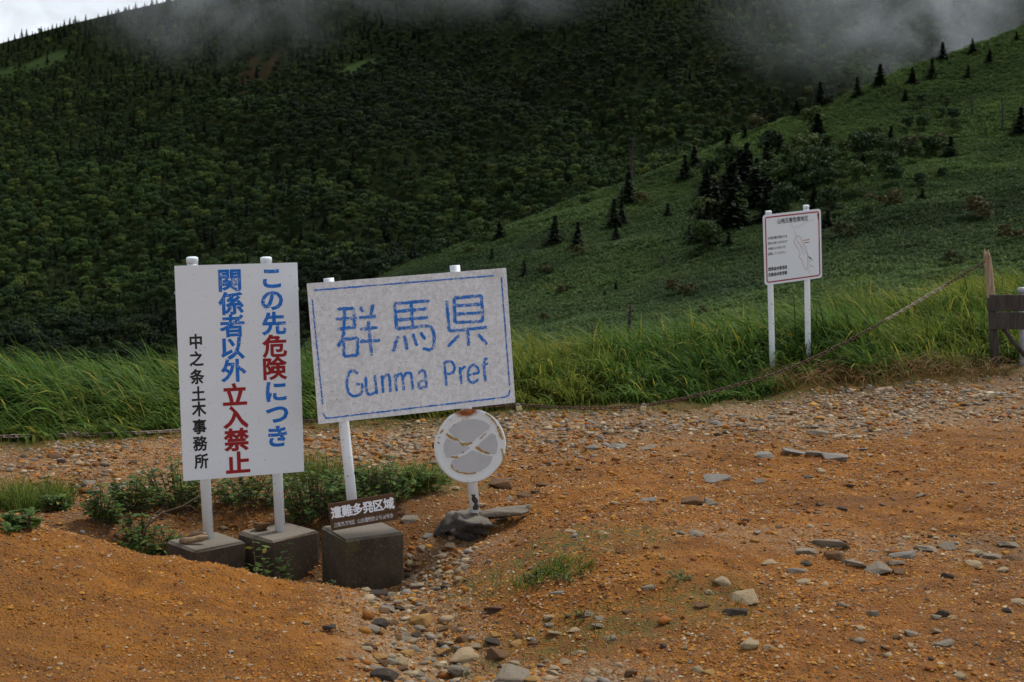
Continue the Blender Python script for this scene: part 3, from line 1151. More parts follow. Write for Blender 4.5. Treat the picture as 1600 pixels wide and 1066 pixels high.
snag(987, 282, 74, 'tall bare snag standing on the hillside crest', .22, -.5)
snag(1518, 182, 40, 'bare snag high on the slope, left one of two', .15)
snag(1566, 202, 58, 'taller bare snag high on the slope near the right edge', .15)
snag(983, 524, 54, 'black broken snag low on the open slope', .17, -.15)
snag(926, 535, 28, 'short black snag low on the slope near the grass bank', .13, .05)
snag(1037, 420, 20, 'short leaning snag in the middle of the open slope', .12, .3)
snag(1049, 420, 12, 'stub of a snag beside the leaning one on the slope', .10, .1)

# ------------------------------------------------------------------ mist at the top of the mountain
def mist(px, py, d, half, dens, seed, label):
    c = unp(np.array(float(px)), np.array(float(py)), float(d))
    V, Fc = [], []
    nu, nv = 20, 12
    for j in range(nv + 1):
        for i in range(nu):
            a, b = 6.28318 * i / nu, math.pi * j / nv
            V.append(np.array([math.cos(a) * math.sin(b) * half[0], math.sin(a) * math.sin(b) * half[1], math.cos(b) * half[2]]))
    for j in range(nv):
        for i in range(nu):
            Fc.append((j * nu + i, (j + 1) * nu + i, (j + 1) * nu + (i + 1) % nu, j * nu + (i + 1) % nu))
    n = N('mist_%d' % seed)
    n.n.remove(n.b)
    tc = n.coord('Object')
    mp = n.node('ShaderNodeMapping')
    mp.inputs['Scale'].default_value = (1 / half[0], 1 / half[1], 1 / half[2])
    n.l.new(tc, mp.inputs['Vector'])
    ln = n.node('ShaderNodeVectorMath', operation='LENGTH')
    n.l.new(mp.outputs[0], ln.inputs[0])
    fall = n.map(ln.outputs['Value'], .05, .98, 1.0, 0.0)
    mp2 = n.node('ShaderNodeMapping')
    mp2.inputs['Location'].default_value = (seed * 13.1, seed * 7.7, 0)
    n.l.new(tc, mp2.inputs['Vector'])
    w = n.noise(.022, 6, .66, mp2.outputs[0], .9)
    dn = n.math('MULTIPLY', n.math('MULTIPLY', n.math('MULTIPLY', fall, fall), n.map(w, .44, .68, 0, 1)), dens)
    v = n.node('ShaderNodeVolumePrincipled')
    v.inputs['Color'].default_value = (.82, .89, .95, 1)
    n.l.new(dn, v.inputs['Density'])
    n.l.new(v.outputs[0], n.out.inputs['Volume'])
    me = raw_mesh('mist', np.array(V), Fc, n.m)
    o = bpy.data.objects.new('mist', me)
    o.location = Vector(c)
    COL.objects.link(o)
    tag(o, label, 'mist', None, 'stuff')


mist(335, -22, 690, (100, 80, 52), .017, 1, 'grey mist drifting over the forest at the upper left')
mist(740, -60, 700, (120, 80, 42), .024, 2, 'thin mist at the top middle of the mountain')
mist(1420, -20, 560, (105, 90, 58), .032, 3, 'thick grey cloud hanging over the ridge at the upper right')

mist(90, -10, 1120, (330, 110, 120), .035, 4, 'pale cloud bank behind the left end of the ridge')

# ================================================================== SIGNS
def frame(yaw, tilt, roll):
    yaw, tilt, roll = R(yaw), R(tilt), R(roll)
    ux = np.array([math.cos(yaw), math.sin(yaw), 0])
    n = np.array([math.sin(yaw), -math.cos(yaw), 0])
    uz = np.array([0, 0, 1.0])
    uz, n = uz * math.cos(tilt) + n * math.sin(tilt), n * math.cos(tilt) - uz * math.sin(tilt)
    ux, uz = ux * math.cos(roll) + uz * math.sin(roll), uz * math.cos(roll) - ux * math.sin(roll)
    return ux, uz, n


class Board:
    """a plate: centre pixel + distance, orientation, size; n faces the viewer"""
    def __init__(s, px, py, d, ypr, W, H, th=.004):
        s.O = unp(np.array(px), np.array(py), d)
        s.ux, s.uz, s.n = frame(*ypr)
        s.W, s.H, s.th = W, H, th

    def at(s, a, b, off=0.0): return s.O + a * s.ux + b * s.uz + off * s.n

    def local(s, px, py):                 # a pixel on the plate -> plate coordinates
        r = ray(np.array(float(px)), np.array(float(py)))
        t = ((s.O - CAM) @ s.n) / (r @ s.n)
        q = CAM + r * t - s.O
        return q @ s.ux, q @ s.uz

    def plate(s, name, mat, parent, rad=0.0, W=None, H=None, off=0.0, th=None):
        W, H, th = W or s.W, H or s.H, th or s.th
        pts = []
        if rad <= 0: pts = [(-W / 2, -H / 2), (W / 2, -H / 2), (W / 2, H / 2), (-W / 2, H / 2)]
        else:
            for cx, cz, a0 in ((W / 2 - rad, -H / 2 + rad, -90), (W / 2 - rad, H / 2 - rad, 0), (-W / 2 + rad, H / 2 - rad, 90), (-W / 2 + rad, -H / 2 + rad, 180)):
                for k in range(6): pts.append((cx + rad * math.cos(R(a0 + 18 * k)), cz + rad * math.sin(R(a0 + 18 * k))))
        k = len(pts)
        V = [s.at(a, b, off) for a, b in pts] + [s.at(a, b, off - th) for a, b in pts]
        Fc = [tuple(range(k)), tuple(range(2 * k - 1, k - 1, -1))] + [(i, i + k, (i + 1) % k + k, (i + 1) % k) for i in range(k)]
        return mk(name, V, Fc, mat, parent)

    def ribbon(s, g, pts, w, off=.0015, jit=0.0, closed=False, rng=random, smooth=False, seg=.008):
        """a painted stroke along pts (plate coordinates)"""
        pts = [np.array(p, float) for p in pts]
        if smooth and len(pts) > 2:
            q = [2 * pts[0] - pts[1]] + pts + [2 * pts[-1] - pts[-2]]
            o = []
            for i in range(1, len(q) - 2):
                for t in np.linspace(0, 1, 6)[:-1]:
                    a, b, c, d = q[i - 1], q[i], q[i + 1], q[i + 2]
                    o.append(.5 * ((2 * b) + (c - a) * t + (2 * a - 5 * b + 4 * c - d) * t * t + (3 * b - a - 3 * c + d) * t ** 3))
            pts = o + [pts[-1]]
        if closed: pts = pts + [pts[0]]
        d = [pts[0]]
        for a, b in zip(pts[:-1], pts[1:]):
            m = max(1, int(np.linalg.norm(b - a) / seg))
            d += [a + (b - a) * (i + 1) / m for i in range(m)]
        base = len(g.v)
        L = len(d)
        for i, p in enumerate(d):
            t = d[min(i + 1, L - 1)] - d[max(i - 1, 0)]
            t = t / (np.linalg.norm(t) + 1e-9)
            nn = np.array([-t[1], t[0]])
            e = 1.0
            if not closed and i in (0, L - 1): e = .62
            a, b = w / 2 * e * (1 + jit * rng.uniform(-1, 1)), w / 2 * e * (1 + jit * rng.uniform(-1, 1))
            g.v += [s.at(*(p + nn * a), off), s.at(*(p - nn * b), off)]
        for i in range(L - 1): g.f.append((base + 2 * i, base + 2 * i + 1, base + 2 * i + 3, base + 2 * i + 2))

    def text(s, g, ch, a, b, size, sx=1.0, sy=1.0, bold=.02, off=.0012, tilt=0.0, relief=.05):
        """one run of characters centred on plate coordinates (a, b)"""
        c = bpy.data.curves.new('glyph', 'FONT')
        c.body = ch
        c.size = 1.0
        c.align_x = 'CENTER'
        c.bevel_depth = bold
        c.bevel_resolution = 1
        c.resolution_u = 3
        o = bpy.data.objects.new('glyph', c)
        COL.objects.link(o)
        bpy.context.view_layer.update()
        me = o.to_mesh()
        V = np.array([v.co[:] for v in me.vertices])
        Fc = [tuple(p.vertices) for p in me.polygons]
        o.to_mesh_clear()
        bpy.data.objects.remove(o)
        bpy.data.curves.remove(c)
        if not len(V): return
        V[:, 1] -= (V[:, 1].min() + V[:, 1].max()) / 2
        V[:, 0] -= (V[:, 0].min() + V[:, 0].max()) / 2
        x, y = V[:, 0] * size * sx, V[:, 1] * size * sy
        y = y + x * math.tan(tilt)
        g.add(s.O + (a + x)[:, None] * s.ux + (b + y)[:, None] * s.uz + (off + V[:, 2] * size * relief)[:, None] * s.n, Fc)


def post(parent, top, bot, r, cap=True, name='post', mat='post'):
    top, bot = np.asarray(top, float), np.asarray(bot, float)
    g = G()
    g.tube([bot, bot + (top - bot) * .33, bot + (top - bot) * .66, top], r, 20)
    p = g.build(name, M[mat], parent, True)
    if cap:
        a = (top - bot) / np.linalg.norm(top - bot)
        g = G()
        g.tube([top - a * .030, top - a * .002, top + a * .004, top + a * .008], [r * 1.09, r * 1.12, r * 1.06, r * .8], 20)
        g.build('cap', M['board2'], p, True)
    return p


def flat_shade(o):
    o.data.polygons.foreach_set('use_smooth', np.zeros(len(o.data.polygons), dtype=bool))


def footing(parent, px, py, d, side, yaw, h, seed=0):
    """concrete block; (px, py) is the pixel of the middle of its top"""
    c = unp(np.array(float(px)), np.array(float(py)), d)
    a = R(yaw)
    u, v = np.array([math.cos(a), math.sin(a), 0]), np.array([-math.sin(a), math.cos(a), 0])
    g = G()
    g.box(c - np.array([0, 0, h / 2]), u * side / 2, v * side / 2, np.array([0, 0, h / 2]), .014)
    # subdivide by hand is not needed: chips come from the uneven corners
    rr = np.random.default_rng(seed)
    g.v = [p + rr.normal(size=3) * .003 for p in g.v]
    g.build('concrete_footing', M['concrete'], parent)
    return c


# ---- tall warning sign
B1 = Board(376.2, 580.0, 7.3, (18.5, .4, 1.1), .689, 1.226)
base1 = unp(np.array(382.), np.array(850.), 7.3)
base1[2] = -.48
s1 = empty('warning_sign', base1, 'tall white warning sign with blue, red and black Japanese columns on two posts', 'sign')
bd = B1.plate('board', M['board'], s1, .004)
for txt, colr, pos, size, sx, bold in [
    ('この先', 'blue', [(424.6, 435.6), (425, 470), (428, 505.6)], .142, 1.0, .034),
    ('につき', 'blue', [(431.5, 612), (433, 648), (434, 681.6)], .142, 1.0, .034),
    ('危険', 'red', [(429, 541), (430, 576)], .142, 1.0, .031),
    ('関係者以外', 'blue', [(359, 438.5), (361, 474), (362.5, 509), (363.7, 544.6), (365, 579)], .142, 1.0, .031),
    ('立入禁止', 'red', [(366.8, 616), (368, 652), (369.5, 687), (371.7, 722.4)], .142, 1.0, .035),
    ('中之条土木事務所', 'black', [(306, 533.7), (307, 560.5), (308, 588.5), (310, 615), (311, 639), (311.8, 666.7), (313, 693), (314.6, 721)], .094, .84, .030)]:
    g = G()
    for ch, p in zip(txt, pos): B1.text(g, ch, *B1.local(*p), size, sx, .95, bold)
    g.build('lettering', M[colr], bd)
BK = .036
r1 = .0300
c1 = footing(s1, 322, 845, 7.33, .336, 43, .55, 1)
c2 = footing(s1, 436, 830, 7.48, .345, 45, .58, 2)
for tp, bp in (((301, 404), (326, 841)), ((417, 404), (438, 830))):
    a0 = B1.local(*tp)
    t = B1.at(*a0, -BK)
    b0 = c1 if bp[0] < 400 else c2
    k = ray(np.array(float(bp[0])), np.array(float(bp[1])))
    b = CAM + k * ((b0[2] - CAM[2]) / k[2])
    post(s1, t, b + (b - t) * .03, r1)
for z in (.46, -.1, -.46):                   # clamps that hold the plate on the posts
    for e in (-1, 1):
        g = G()
        p = B1.at(e * B1.W / 2 - e * .004, z, -.016)
        g.box(p, B1.ux * .010, B1.n * .010, B1.uz * .008)
        g.build('rail_end', M['steel'], s1)
    g = G()
    g.box(B1.at(0, z, -.0065 - .004), B1.ux * (B1.W / 2 - .02), B1.n * .0055, B1.uz * .012)
    g.build('rail', M['steel'], s1)

# ---- prefecture sign
B2 = Board(646.8, 538.7, 7.4, (17, -.9, 3.8), 1.178, .804)
base2 = unp(np.array(645.), np.array(850.), 7.35)
base2[2] = -.3
s2 = empty('prefecture_sign', base2, 'wide leaning white sign with flaked blue Gunma Pref lettering and dashed border', 'sign')
bd = B2.plate('board', M['gunma'], s2, .004)


def zp(x, y): return B2.local(470 + x * 350 / 1382, 400 + y * 270 / 1066)


KANJI = [
    [(225, 328), (325, 322)], [(325, 322), (332, 450)], [(215, 390), (345, 382)], [(228, 452), (340, 440)], [(270, 330), (266, 450), (258, 495), (228, 562)], [(262, 520), (267, 620)], [(262, 516), (350, 505)], [(350, 505), (350, 612)], [(267, 620), (350, 612)],
    [(368, 315), (385, 347)], [(445, 300), (432, 365)], [(360, 382), (465, 372)], [(365, 455), (475, 442)], [(365, 528), (490, 520)], [(416, 400), (437, 615)],
    [(578, 295), (795, 276)], [(580, 295), (590, 450)], [(590, 343), (780, 327)], [(590, 395), (785, 380)], [(680, 285), (690, 440)], [(590, 450), (795, 430)], [(795, 430), (818, 470), (820, 545), (800, 578), (752, 572)], [(600, 495), (570, 590)], [(640, 490), (656, 580)], [(690, 480), (716, 555)], [(738, 472), (768, 515)],
    [(900, 275), (916, 465)], [(916, 465), (1150, 440)], [(945, 260), (1115, 245)], [(1115, 245), (1122, 405)], [(945, 260), (952, 415)], [(955, 308), (1110, 298)], [(955, 359), (1115, 350)], [(952, 412), (1120, 402)], [(1030, 455), (1035, 555)], [(975, 490), (905, 560)], [(1090, 482), (1150, 545)]]
LATIN = [
    [(352, 728), (325, 708), (300, 720), (285, 770), (290, 830), (315, 862), (350, 862), (375, 840), (378, 792), (340, 793)], [(400, 745), (406, 835), (430, 855), (465, 838)], [(455, 735), (470, 852)], [(500, 735), (509, 845)], [(503, 762), (525, 735), (545, 744), (553, 840)],
    [(580, 730), (592, 835)], [(586, 752), (605, 728), (625, 738), (636, 830)], [(632, 750), (655, 722), (680, 732), (691, 828)], [(725, 727), (745, 708), (765, 718), (776, 815)], [(770, 762), (740, 773), (726, 795), (738, 818), (770, 803)],
    [(885, 655), (898, 800)], [(886, 655), (925, 652), (946, 680), (940, 718), (892, 732)], [(980, 685), (991, 790)], [(986, 706), (1015, 680)], [(1035, 733), (1095, 720), (1086, 685), (1060, 672), (1036, 700), (1032, 750), (1050, 780), (1075, 778), (1096, 760)], [(1152, 632), (1136, 640), (1130, 680), (1139, 775)], [(1115, 673), (1156, 663)]]
rj = random.Random(4)
for a, b in ((0, 15), (15, 26), (26, 37)):
    g = G()
    for st in KANJI[a:b]: B2.ribbon(g, [zp(*p) for p in st], .0185, .0015 + rj.random() * .0006, .32, rng=rj, smooth=len(st) > 3, seg=.005)
    g.build('kanji_character', M['bluechip'], bd)
for a, b in ((0, 10), (10, 17)):
    g = G()
    for st in LATIN[a:b]: B2.ribbon(g, [zp(*p) for p in st], .0155, .0015 + rj.random() * .0006, .28, rng=rj, smooth=len(st) > 2, seg=.005)
    g.build('latin_word', M['bluechip'], bd)
g = G()
for st in ([(80, 212), (1190, 122)], [(70, 268), (135, 920)], [(135, 970), (153, 1000), (175, 1000), (1255, 872), (1283, 860), (1291, 826)], [(1237, 130), (1288, 800)]):
    B2.ribbon(g, [zp(*p) for p in st], .0085, .0015, .45, rng=rj, seg=.006)
g.build('border', M['bluechip'], bd)
t = B2.at(*B2.local(515, 435), -BK)

def in_plane(B, px, py, off):
    r = ray(np.array(float(px)), np.array(float(py)))
    return CAM + r * (((B.O + off * B.n - CAM) @ B.n) / (r @ B.n))


c3 = footing(s2, 566, 827, 7.20, .365, 29, .52, 3)
post(s2, t, in_plane(B2, 556, 838, -BK), r1, False)
t = B2.at(*B2.local(713, 415), -BK)
b = in_plane(B2, 742, 800, -BK)
RP_T, RP_B = t, b
post(s2, t, b, r1, False)
g = G()
rr = random.Random(2)
for i in range(16):                          # bare black patch where the paint has come off
    z0 = i / 16
    a = RP_B + (RP_T - RP_B) * (.012 + z0 * .068)
    w = .008 + .012 * abs(math.sin(z0 * 7 + .5)) * (1 - .3 * z0)
    cx = .006 + .006 * math.sin(z0 * 5)
    for e in (-1, -.6, -.2, .2, .6, 1):
        xx = min(.029, max(-.029, cx + e * w))
        g.v.append(a + np.array([xx, -math.sqrt(.0310 ** 2 - xx ** 2), 0]))
    if i:
        for m_ in range(5): g.f.append((6 * i - 6 + m_, 6 * i - 5 + m_, 6 * i + 1 + m_, 6 * i + m_))
g.build('bare_patch', M['rock_dark'], s2)
for z in (.27, -.27):
    g = G()
    g.box(B2.at(0, z, -.0065 - .004), B2.ux * (B2.W / 2 - .03), B2.n * .0055, B2.uz * .013)
    g.build('rail', M['steel'], s2)


def lump(c, half, seed, yaw=0.0, sub=3, amp=.25, flat=.35, chunky=3.0):
    """an irregular stone: squarish superellipsoid pushed about by noise, one flattened side"""
    rng = np.random.default_rng(seed)
    V, Fc = ICO[sub]
    d = V / np.linalg.norm(V, axis=1, keepdims=True)
    q = np.abs(d) ** chunky
    rad = 1 / (q.sum(1) ** (1 / chunky))
    nz = np.zeros(len(d))
    for k in range(16):                     # cut planes make facets
        pn = rand_unit(rng, 1)[0]
        lim = rng.uniform(.45, .86)
        h = (d * rad[:, None]) @ pn
        rad = np.where(h > lim, rad * lim / np.maximum(h, 1e-6), rad)
    for k in range(3):
        w = rand_unit(rng, 1)[0] * (2.2 * 1.9 ** k)
        nz += np.sin(d @ w + rng.uniform(0, 6)) * amp * .45 ** k
    P = d * (rad * (1 + nz * .5))[:, None]
    P = (P - (P.max(0) + P.min(0)) / 2) / ((P.max(0) - P.min(0)) / 2) * np.asarray(half)
    a = yaw
    x, y = P[:, 0] * math.cos(a) - P[:, 1] * math.sin(a), P[:, 0] * math.sin(a) + P[:, 1] * math.cos(a)
    return np.c_[x, y, P[:, 2]] + np.asarray(c), Fc


def ico(n):
    t = (1 + 5 ** .5) / 2
    V = [(-1, t, 0), (1, t, 0), (-1, -t, 0), (1, -t, 0), (0, -1, t), (0, 1, t), (0, -1, -t), (0, 1, -t), (t, 0, -1), (t, 0, 1), (-t, 0, -1), (-t, 0, 1)]
    Fc = [(0, 11, 5), (0, 5, 1), (0, 1, 7), (0, 7, 10), (0, 10, 11), (1, 5, 9), (5, 11, 4), (11, 10, 2), (10, 7, 6), (7, 1, 8), (3, 9, 4), (3, 4, 2), (3, 2, 6), (3, 6, 8), (3, 8, 9), (4, 9, 5), (2, 4, 11), (6, 2, 10), (8, 6, 7), (9, 8, 1)]
    V = [np.array(v) / np.linalg.norm(v) for v in V]
    for _ in range(n):
        mid, nf = {}, []
        def m(a, b):
            k = (min(a, b), max(a, b))
            if k not in mid:
                V.append((V[a] + V[b]) / np.linalg.norm(V[a] + V[b]))
                mid[k] = len(V) - 1
            return mid[k]
        for a, b, c in Fc:
            x, y, z = m(a, b), m(b, c), m(c, a)
            nf += [(a, x, z), (b, y, x), (c, z, y), (x, y, z)]
        Fc = nf
    return np.array(V), np.array(Fc)


ICO = {i: ico(i) for i in range(4)}

# broken footing under the right-hand post: a rough lump and a toppled slab
q = unp(np.array(730.), np.array(808.), RP_B[1] - .02)
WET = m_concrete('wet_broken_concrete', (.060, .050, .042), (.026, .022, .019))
V, Fc = lump((0, 0, 0), (.165, .12, .10), 14, .15, 3, .2, chunky=3.2)
V[:, 2] -= .55 * np.clip(-V[:, 0] - .02, 0, 1) * (V[:, 2] > 0)
c_ = V / np.linalg.norm(V, axis=1, keepdims=True)
V = V + c_ * (.055 * fbm(V[:, 0] * 26 + V[:, 2] * 13, V[:, 2] * 24 - V[:, 1] * 17, 4))[:, None]
mk('broken_concrete', V + q + np.array([-.02, -.02, -.045]), Fc, WET, s2)
V, Fc = lump((0, 0, 0), (.185, .075, .034), 21, 0, 3, .10, chunky=5)
V[:, 2] += .006 * fbm(V[:, 0] * 30, V[:, 1] * 30, 3) + V[:, 0] * .10
q2 = unp(np.array(775.), np.array(798.), RP_B[1] + .04)
V = V + q2 + np.array([.02, 0, -.015])
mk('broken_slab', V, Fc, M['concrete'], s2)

# ---- round sign on the same post
DC = Board(735.5, 697.5, RP_B[1] - .075, (16, 0, 3.0), .44, .44)
DR = .2165
disc = empty('round_sign', DC.at(0, -DR, -.02), 'round white sign with faded grey cross pattern, peeling and rusty, on the post', 'sign')
# domed plate with a rolled rim
prof = [(0, .0), (.5, .0), (.80, .0), (.90, -.001), (.955, .002), (.985, .0), (1.0, -.008), (1.0, -.022), (.97, -.024), (.94, -.010), (.5, -.006), (0, -.006)]
nu = 64
V, Fc, rst = [], [], []
for rr_, zz in prof:
    for i in range(nu):
        a = 6.28318 * i / nu
        V.append(DC.at(rr_ * DR * math.cos(a), rr_ * DR * math.sin(a) * 1.02, zz))
        up_ = math.sin(a) * rr_
        rst.append(max(0, 1 - abs(math.cos(a) * rr_ * 1.0 + .08) / .62) * max(0, (up_ - .66) / .24) * 1.15)
for j in range(len(prof) - 1):
    for i in range(nu): Fc.append((j * nu + i, j * nu + (i + 1) % nu, (j + 1) * nu + (i + 1) % nu, (j + 1) * nu + i))
plate = mk('plate', V, Fc, M['disc'], disc, True, attrs={'rust': np.array(rst)})


def dz(x, y): return DC.local(660 + x * 170 / 788, 620 + y * 230 / 1066)


def poly_part(name, pts, mat, off, parent, board):
    pp = [board.at(*p, off) for p in pts]
    c = sum(pp) / len(pp)
    k = len(pp)
    return mk(name, [c] + pp, [(0, i + 1, (i + 1) % k + 1) for i in range(k)], mat, parent)


rj = random.Random(12)
for seg in ([(190, 245), (230, 200), (290, 170), (350, 160), (420, 168), (470, 190), (490, 215), (480, 235), (400, 290), (360, 330), (345, 345), (300, 320), (240, 295)],
            [(172, 300), (240, 325), (310, 355), (345, 365), (320, 390), (260, 415), (205, 428), (175, 445), (158, 390), (158, 340)],
            [(500, 262), (530, 280), (543, 340), (538, 400), (520, 418), (480, 405), (420, 378), (395, 360), (430, 325), (470, 290)],
            [(360, 385), (400, 402), (450, 425), (508, 430), (502, 465), (470, 505), (420, 538), (360, 552), (300, 548), (250, 530), (212, 500), (218, 462), (260, 440), (310, 420)]):
    o = []
    for a, b in zip(seg, seg[1:] + seg[:1]):
        for t in (0, .33, .66): o.append((a[0] + (b[0] - a[0]) * t + rj.uniform(-2.5, 2.5), a[1] + (b[1] - a[1]) * t + rj.uniform(-2.5, 2.5)))
    poly_part('grey_segment', [dz(*p) for p in o], M['discgrey'], .0022, plate, DC)
g = G()
for st, w in ([[(172, 268), (200, 292), (260, 318), (300, 345), (360, 335)], 13], [[(385, 362), (430, 392), (485, 412)], 12], [[(205, 437), (262, 436)], 12], [[(212, 488), (215, 515), (262, 545), (330, 556), (388, 552)], 9], [[(455, 120), (490, 145), (520, 180), (548, 225)], 8], [[(545, 215), (560, 260), (580, 310)], 14], [[(572, 375), (588, 430), (578, 485)], 11], [[(125, 265), (150, 240)], 10], [[(112, 300), (130, 292)], 10], [[(105, 330), (125, 338)], 9], [[(415, 305), (430, 295), (460, 262)], 7], [[(100, 280), (130, 210), (180, 150)], 4], [[(540, 525), (510, 560)], 6], [[(285, 405), (300, 400)], 9], [[(225, 205), (235, 200)], 9]):
    DC.ribbon(g, [dz(*p) for p in st], w * .216 * .00365 * 1.15, .0034, .75, rng=rj, smooth=True, seg=.006)
g.build('peeling_edge', M['peel'], plate)
g = G()
g.box(DC.at(.0, 0, -.022), DC.ux * .05, DC.n * .008, DC.uz * .02)
g.build('clamp', M['steel'], disc)

# ---- small brown board leaning on the third footing
B3 = Board(567.6, 800, 7.03, (13, -6, 6.9), .375, .150, .022)
s3 = empty('small_sign', B3.at(0, -.078, -.011), 'small brown wooden sign with white Japanese characters leaning on concrete footing', 'sign')
bd = B3.plate('board', M['brownboard'], s3, .003)
g = G()
for i, ch in enumerate('遭難多発区域'): B3.text(g, ch, -.1475 + i * .0590, .022, .060, 1.02, 1.12, .032)
g.build('lettering', M['whitepaint'], bd)
g = G()
B3.text(g, '志賀高原地区', -.112, -.046, .0245, .82, 1.1, .018)
B3.text(g, '山岳遭難防止対策協会', .062, -.046, .0255, .80, 1.1, .018)
g.build('small_lettering', M['palepaint'], bd)

# ---- map sign in the grass
B4 = Board(1239.0, 385.9, 12.7, (24, 3.5, 5.6), .69, .693)
gb = unp(np.array(1236.), np.array(575.), 12.74)
s4 = empty('map_sign', (gb[0], gb[1], gz(gb[0], gb[1])), 'white hazard map sign with red border on two posts in the grass', 'sign')
bd = B4.plate('board', M['board2'], s4, .03)
g = G()
W, H, rd = B4.W - .055, B4.H - .055, .02
loop = []
for cx, cz, a0 in ((W / 2 - rd, -H / 2 + rd, -90), (W / 2 - rd, H / 2 - rd, 0), (-W / 2 + rd, H / 2 - rd, 90), (-W / 2 + rd, -H / 2 + rd, 180)):
    for k in range(5): loop.append((cx + rd * math.cos(R(a0 + 22.5 * k)), cz + rd * math.sin(R(a0 + 22.5 * k))))
B4.ribbon(g, loop, .0125, closed=True, seg=.03)
g.build('border', M['redline'], bd)


def mz(x, y): return B4.local(1180 + x * 120 / 853, 310 + y * 150 / 1066)


lines = [('山地災害危険地区', mz(418, 238), .0465, 1.18, .018)]
lines += [(tx, mz((248, 248, 238, 240)[i], (432, 490, 550, 608)[i]), .0258, 1.15, .016) for i, tx in enumerate(('山地災害が発生する', '恐れがありますので', '大雨のときは十分', '注意してください。'))]
lines += [(tx, mz(250, (776, 838)[i]), .032, 1.2, .024) for i, tx in enumerate(('関東森林管理局', '吾妻森林管理署'))]
for tx, p, sz, sy, bo in lines:
    g = G()
    B4.text(g, tx, *p, sz, 1.0, sy, bo)
    g.build('lettering', M['black'], bd)
g = G()
B4.ribbon(g, [mz(694, 175), mz(697, 235)], .005)
B4.ribbon(g, [mz(683, 195), mz(694, 172), mz(703, 192)], .006)
g.build('north_arrow', M['black'], bd)
g = G()
B4.ribbon(g, [mz(540, 496), mz(605, 485)], .006)
g.build('map_note', M['black'], bd)
g = G()
B4.ribbon(g, [mz(590, 650), mz(612, 660), mz(630, 682)], .009, jit=.6)
g.build('map_mark', M['black'], bd)
g = G()
B4.ribbon(g, [mz(*p) for p in ((450, 420), (485, 420), (515, 460), (530, 510), (560, 550), (580, 640), (580, 740), (572, 795), (545, 770), (520, 690), (490, 655), (495, 590), (440, 510), (437, 460), (450, 420))], .0045, smooth=True, seg=.02)
B4.ribbon(g, [mz(530, 470), mz(605, 456)], .011, jit=.4)
B4.ribbon(g, [mz(615, 735), mz(630, 755), mz(652, 757)], .006)
g.build('red_map_line', M['mapred'], bd)
g = G()
for st in (((385, 290), (420, 320), (440, 370), (455, 420), (475, 490), (520, 540), (565, 600), (600, 650), (645, 700)), ((440, 320), (480, 315), (530, 285), (600, 250), (655, 240)), ((600, 650), (600, 760), (598, 840)), ((470, 480), (500, 520), (520, 580), (545, 640))):
    B4.ribbon(g, [mz(*p) for p in st], .0045, smooth=True, seg=.02)
g.build('river_line', M['mapblue'], bd)
for tp, bp in (((1204, 331), (1208.5, 586)), ((1263, 322), (1264, 566))):
    t = B4.at(*B4.local(*tp), -.036)
    b = in_plane(B4, bp[0], bp[1], -.036)
    b[2] = min(b[2], gz(b[0], b[1])) - .15
    post(s4, t, b, .0285)
for z in (.24, -.24):
    g = G()
    g.box(B4.at(0, z, -.0065 - .004), B4.ux * (B4.W / 2 - .01), B4.n * .0045, B4.uz * .012)
    g.build('rail', M['steel'], s4)

# ================================================================== wooden rail at the right edge
wp = unp(np.array(1557.), np.array(590.), 13.2)
wpz = gz(wp[0], wp[1])
wr = empty('wooden_barrier', (wp[0] + .2, wp[1], wpz), 'weathered grey wooden barrier with a broken pale-topped post at the right edge', 'barrier')
K = 13.2 / F


def wq(px, py, d=13.2): return unp(np.array(float(px)), np.array(float(py)), d)


g = G()
g.tube([wq(1558, 600), wq(1553, 530), wq(1549, 465)], [.044, .045, .043], 12)
p_low = g.build('post', M['wood'], wr, True)
g = G()
g.tube([wq(1549, 466), wq(1545.5, 430), wq(1542.5, 402)], [.042, .041, .036], 12, False)
up0 = g
for k in range(5):                           # splintered top
    a = 6.283 * k / 5
    b = wq(1542.5, 403) + np.array([.022 * math.cos(a), .022 * math.sin(a), 0])
    g.tube([b - np.array([0, 0, .02]), b + np.array([-.004, 0, .03]), b + np.array([-.007, 0, .055 + .045 * ((k * 37) % 5) / 5])], [.017, .012, .003], 6)
g.build('broken_top', M['paleswood'], wr, True, label='bare pale splintered upper end of the post')
g = G()
for i, (ya, yb) in enumerate(((461, 486.5), (488.5, 515))):
    g = G()
    c = (wq(1547, ya, 13.13) + wq(1600, ya - 1, 13.1) + wq(1547, yb, 13.13) + wq(1600, yb, 13.1)) / 4
    g.box(c, (wq(1601, ya, 13.1) - wq(1546, ya, 13.13)) / 2, np.array([0, .014, 0]), np.array([0, 0, (yb - ya) * K / 2]), .004)
    g.build('plank', M['wood'], wr)
g = G()
g.tube([wq(1567, 512, 13.16), wq(1583, 534, 13.16), wq(1602, 556, 13.16)], .024, 8)
g.build('brace', M['wood'], wr, True)
g = G()
g.tube([wq(1598, 600, 13.22), wq(1597, 455, 13.22)], .030, 16)
pp = g.build('pipe', M['steel'], wr, True)
g = G()
g.tube([wq(1597, 458, 13.22), wq(1597, 451, 13.22), wq(1597, 449, 13.22)], [.046, .047, .030], 16)
g.build('cap', M['steel'], pp, True)

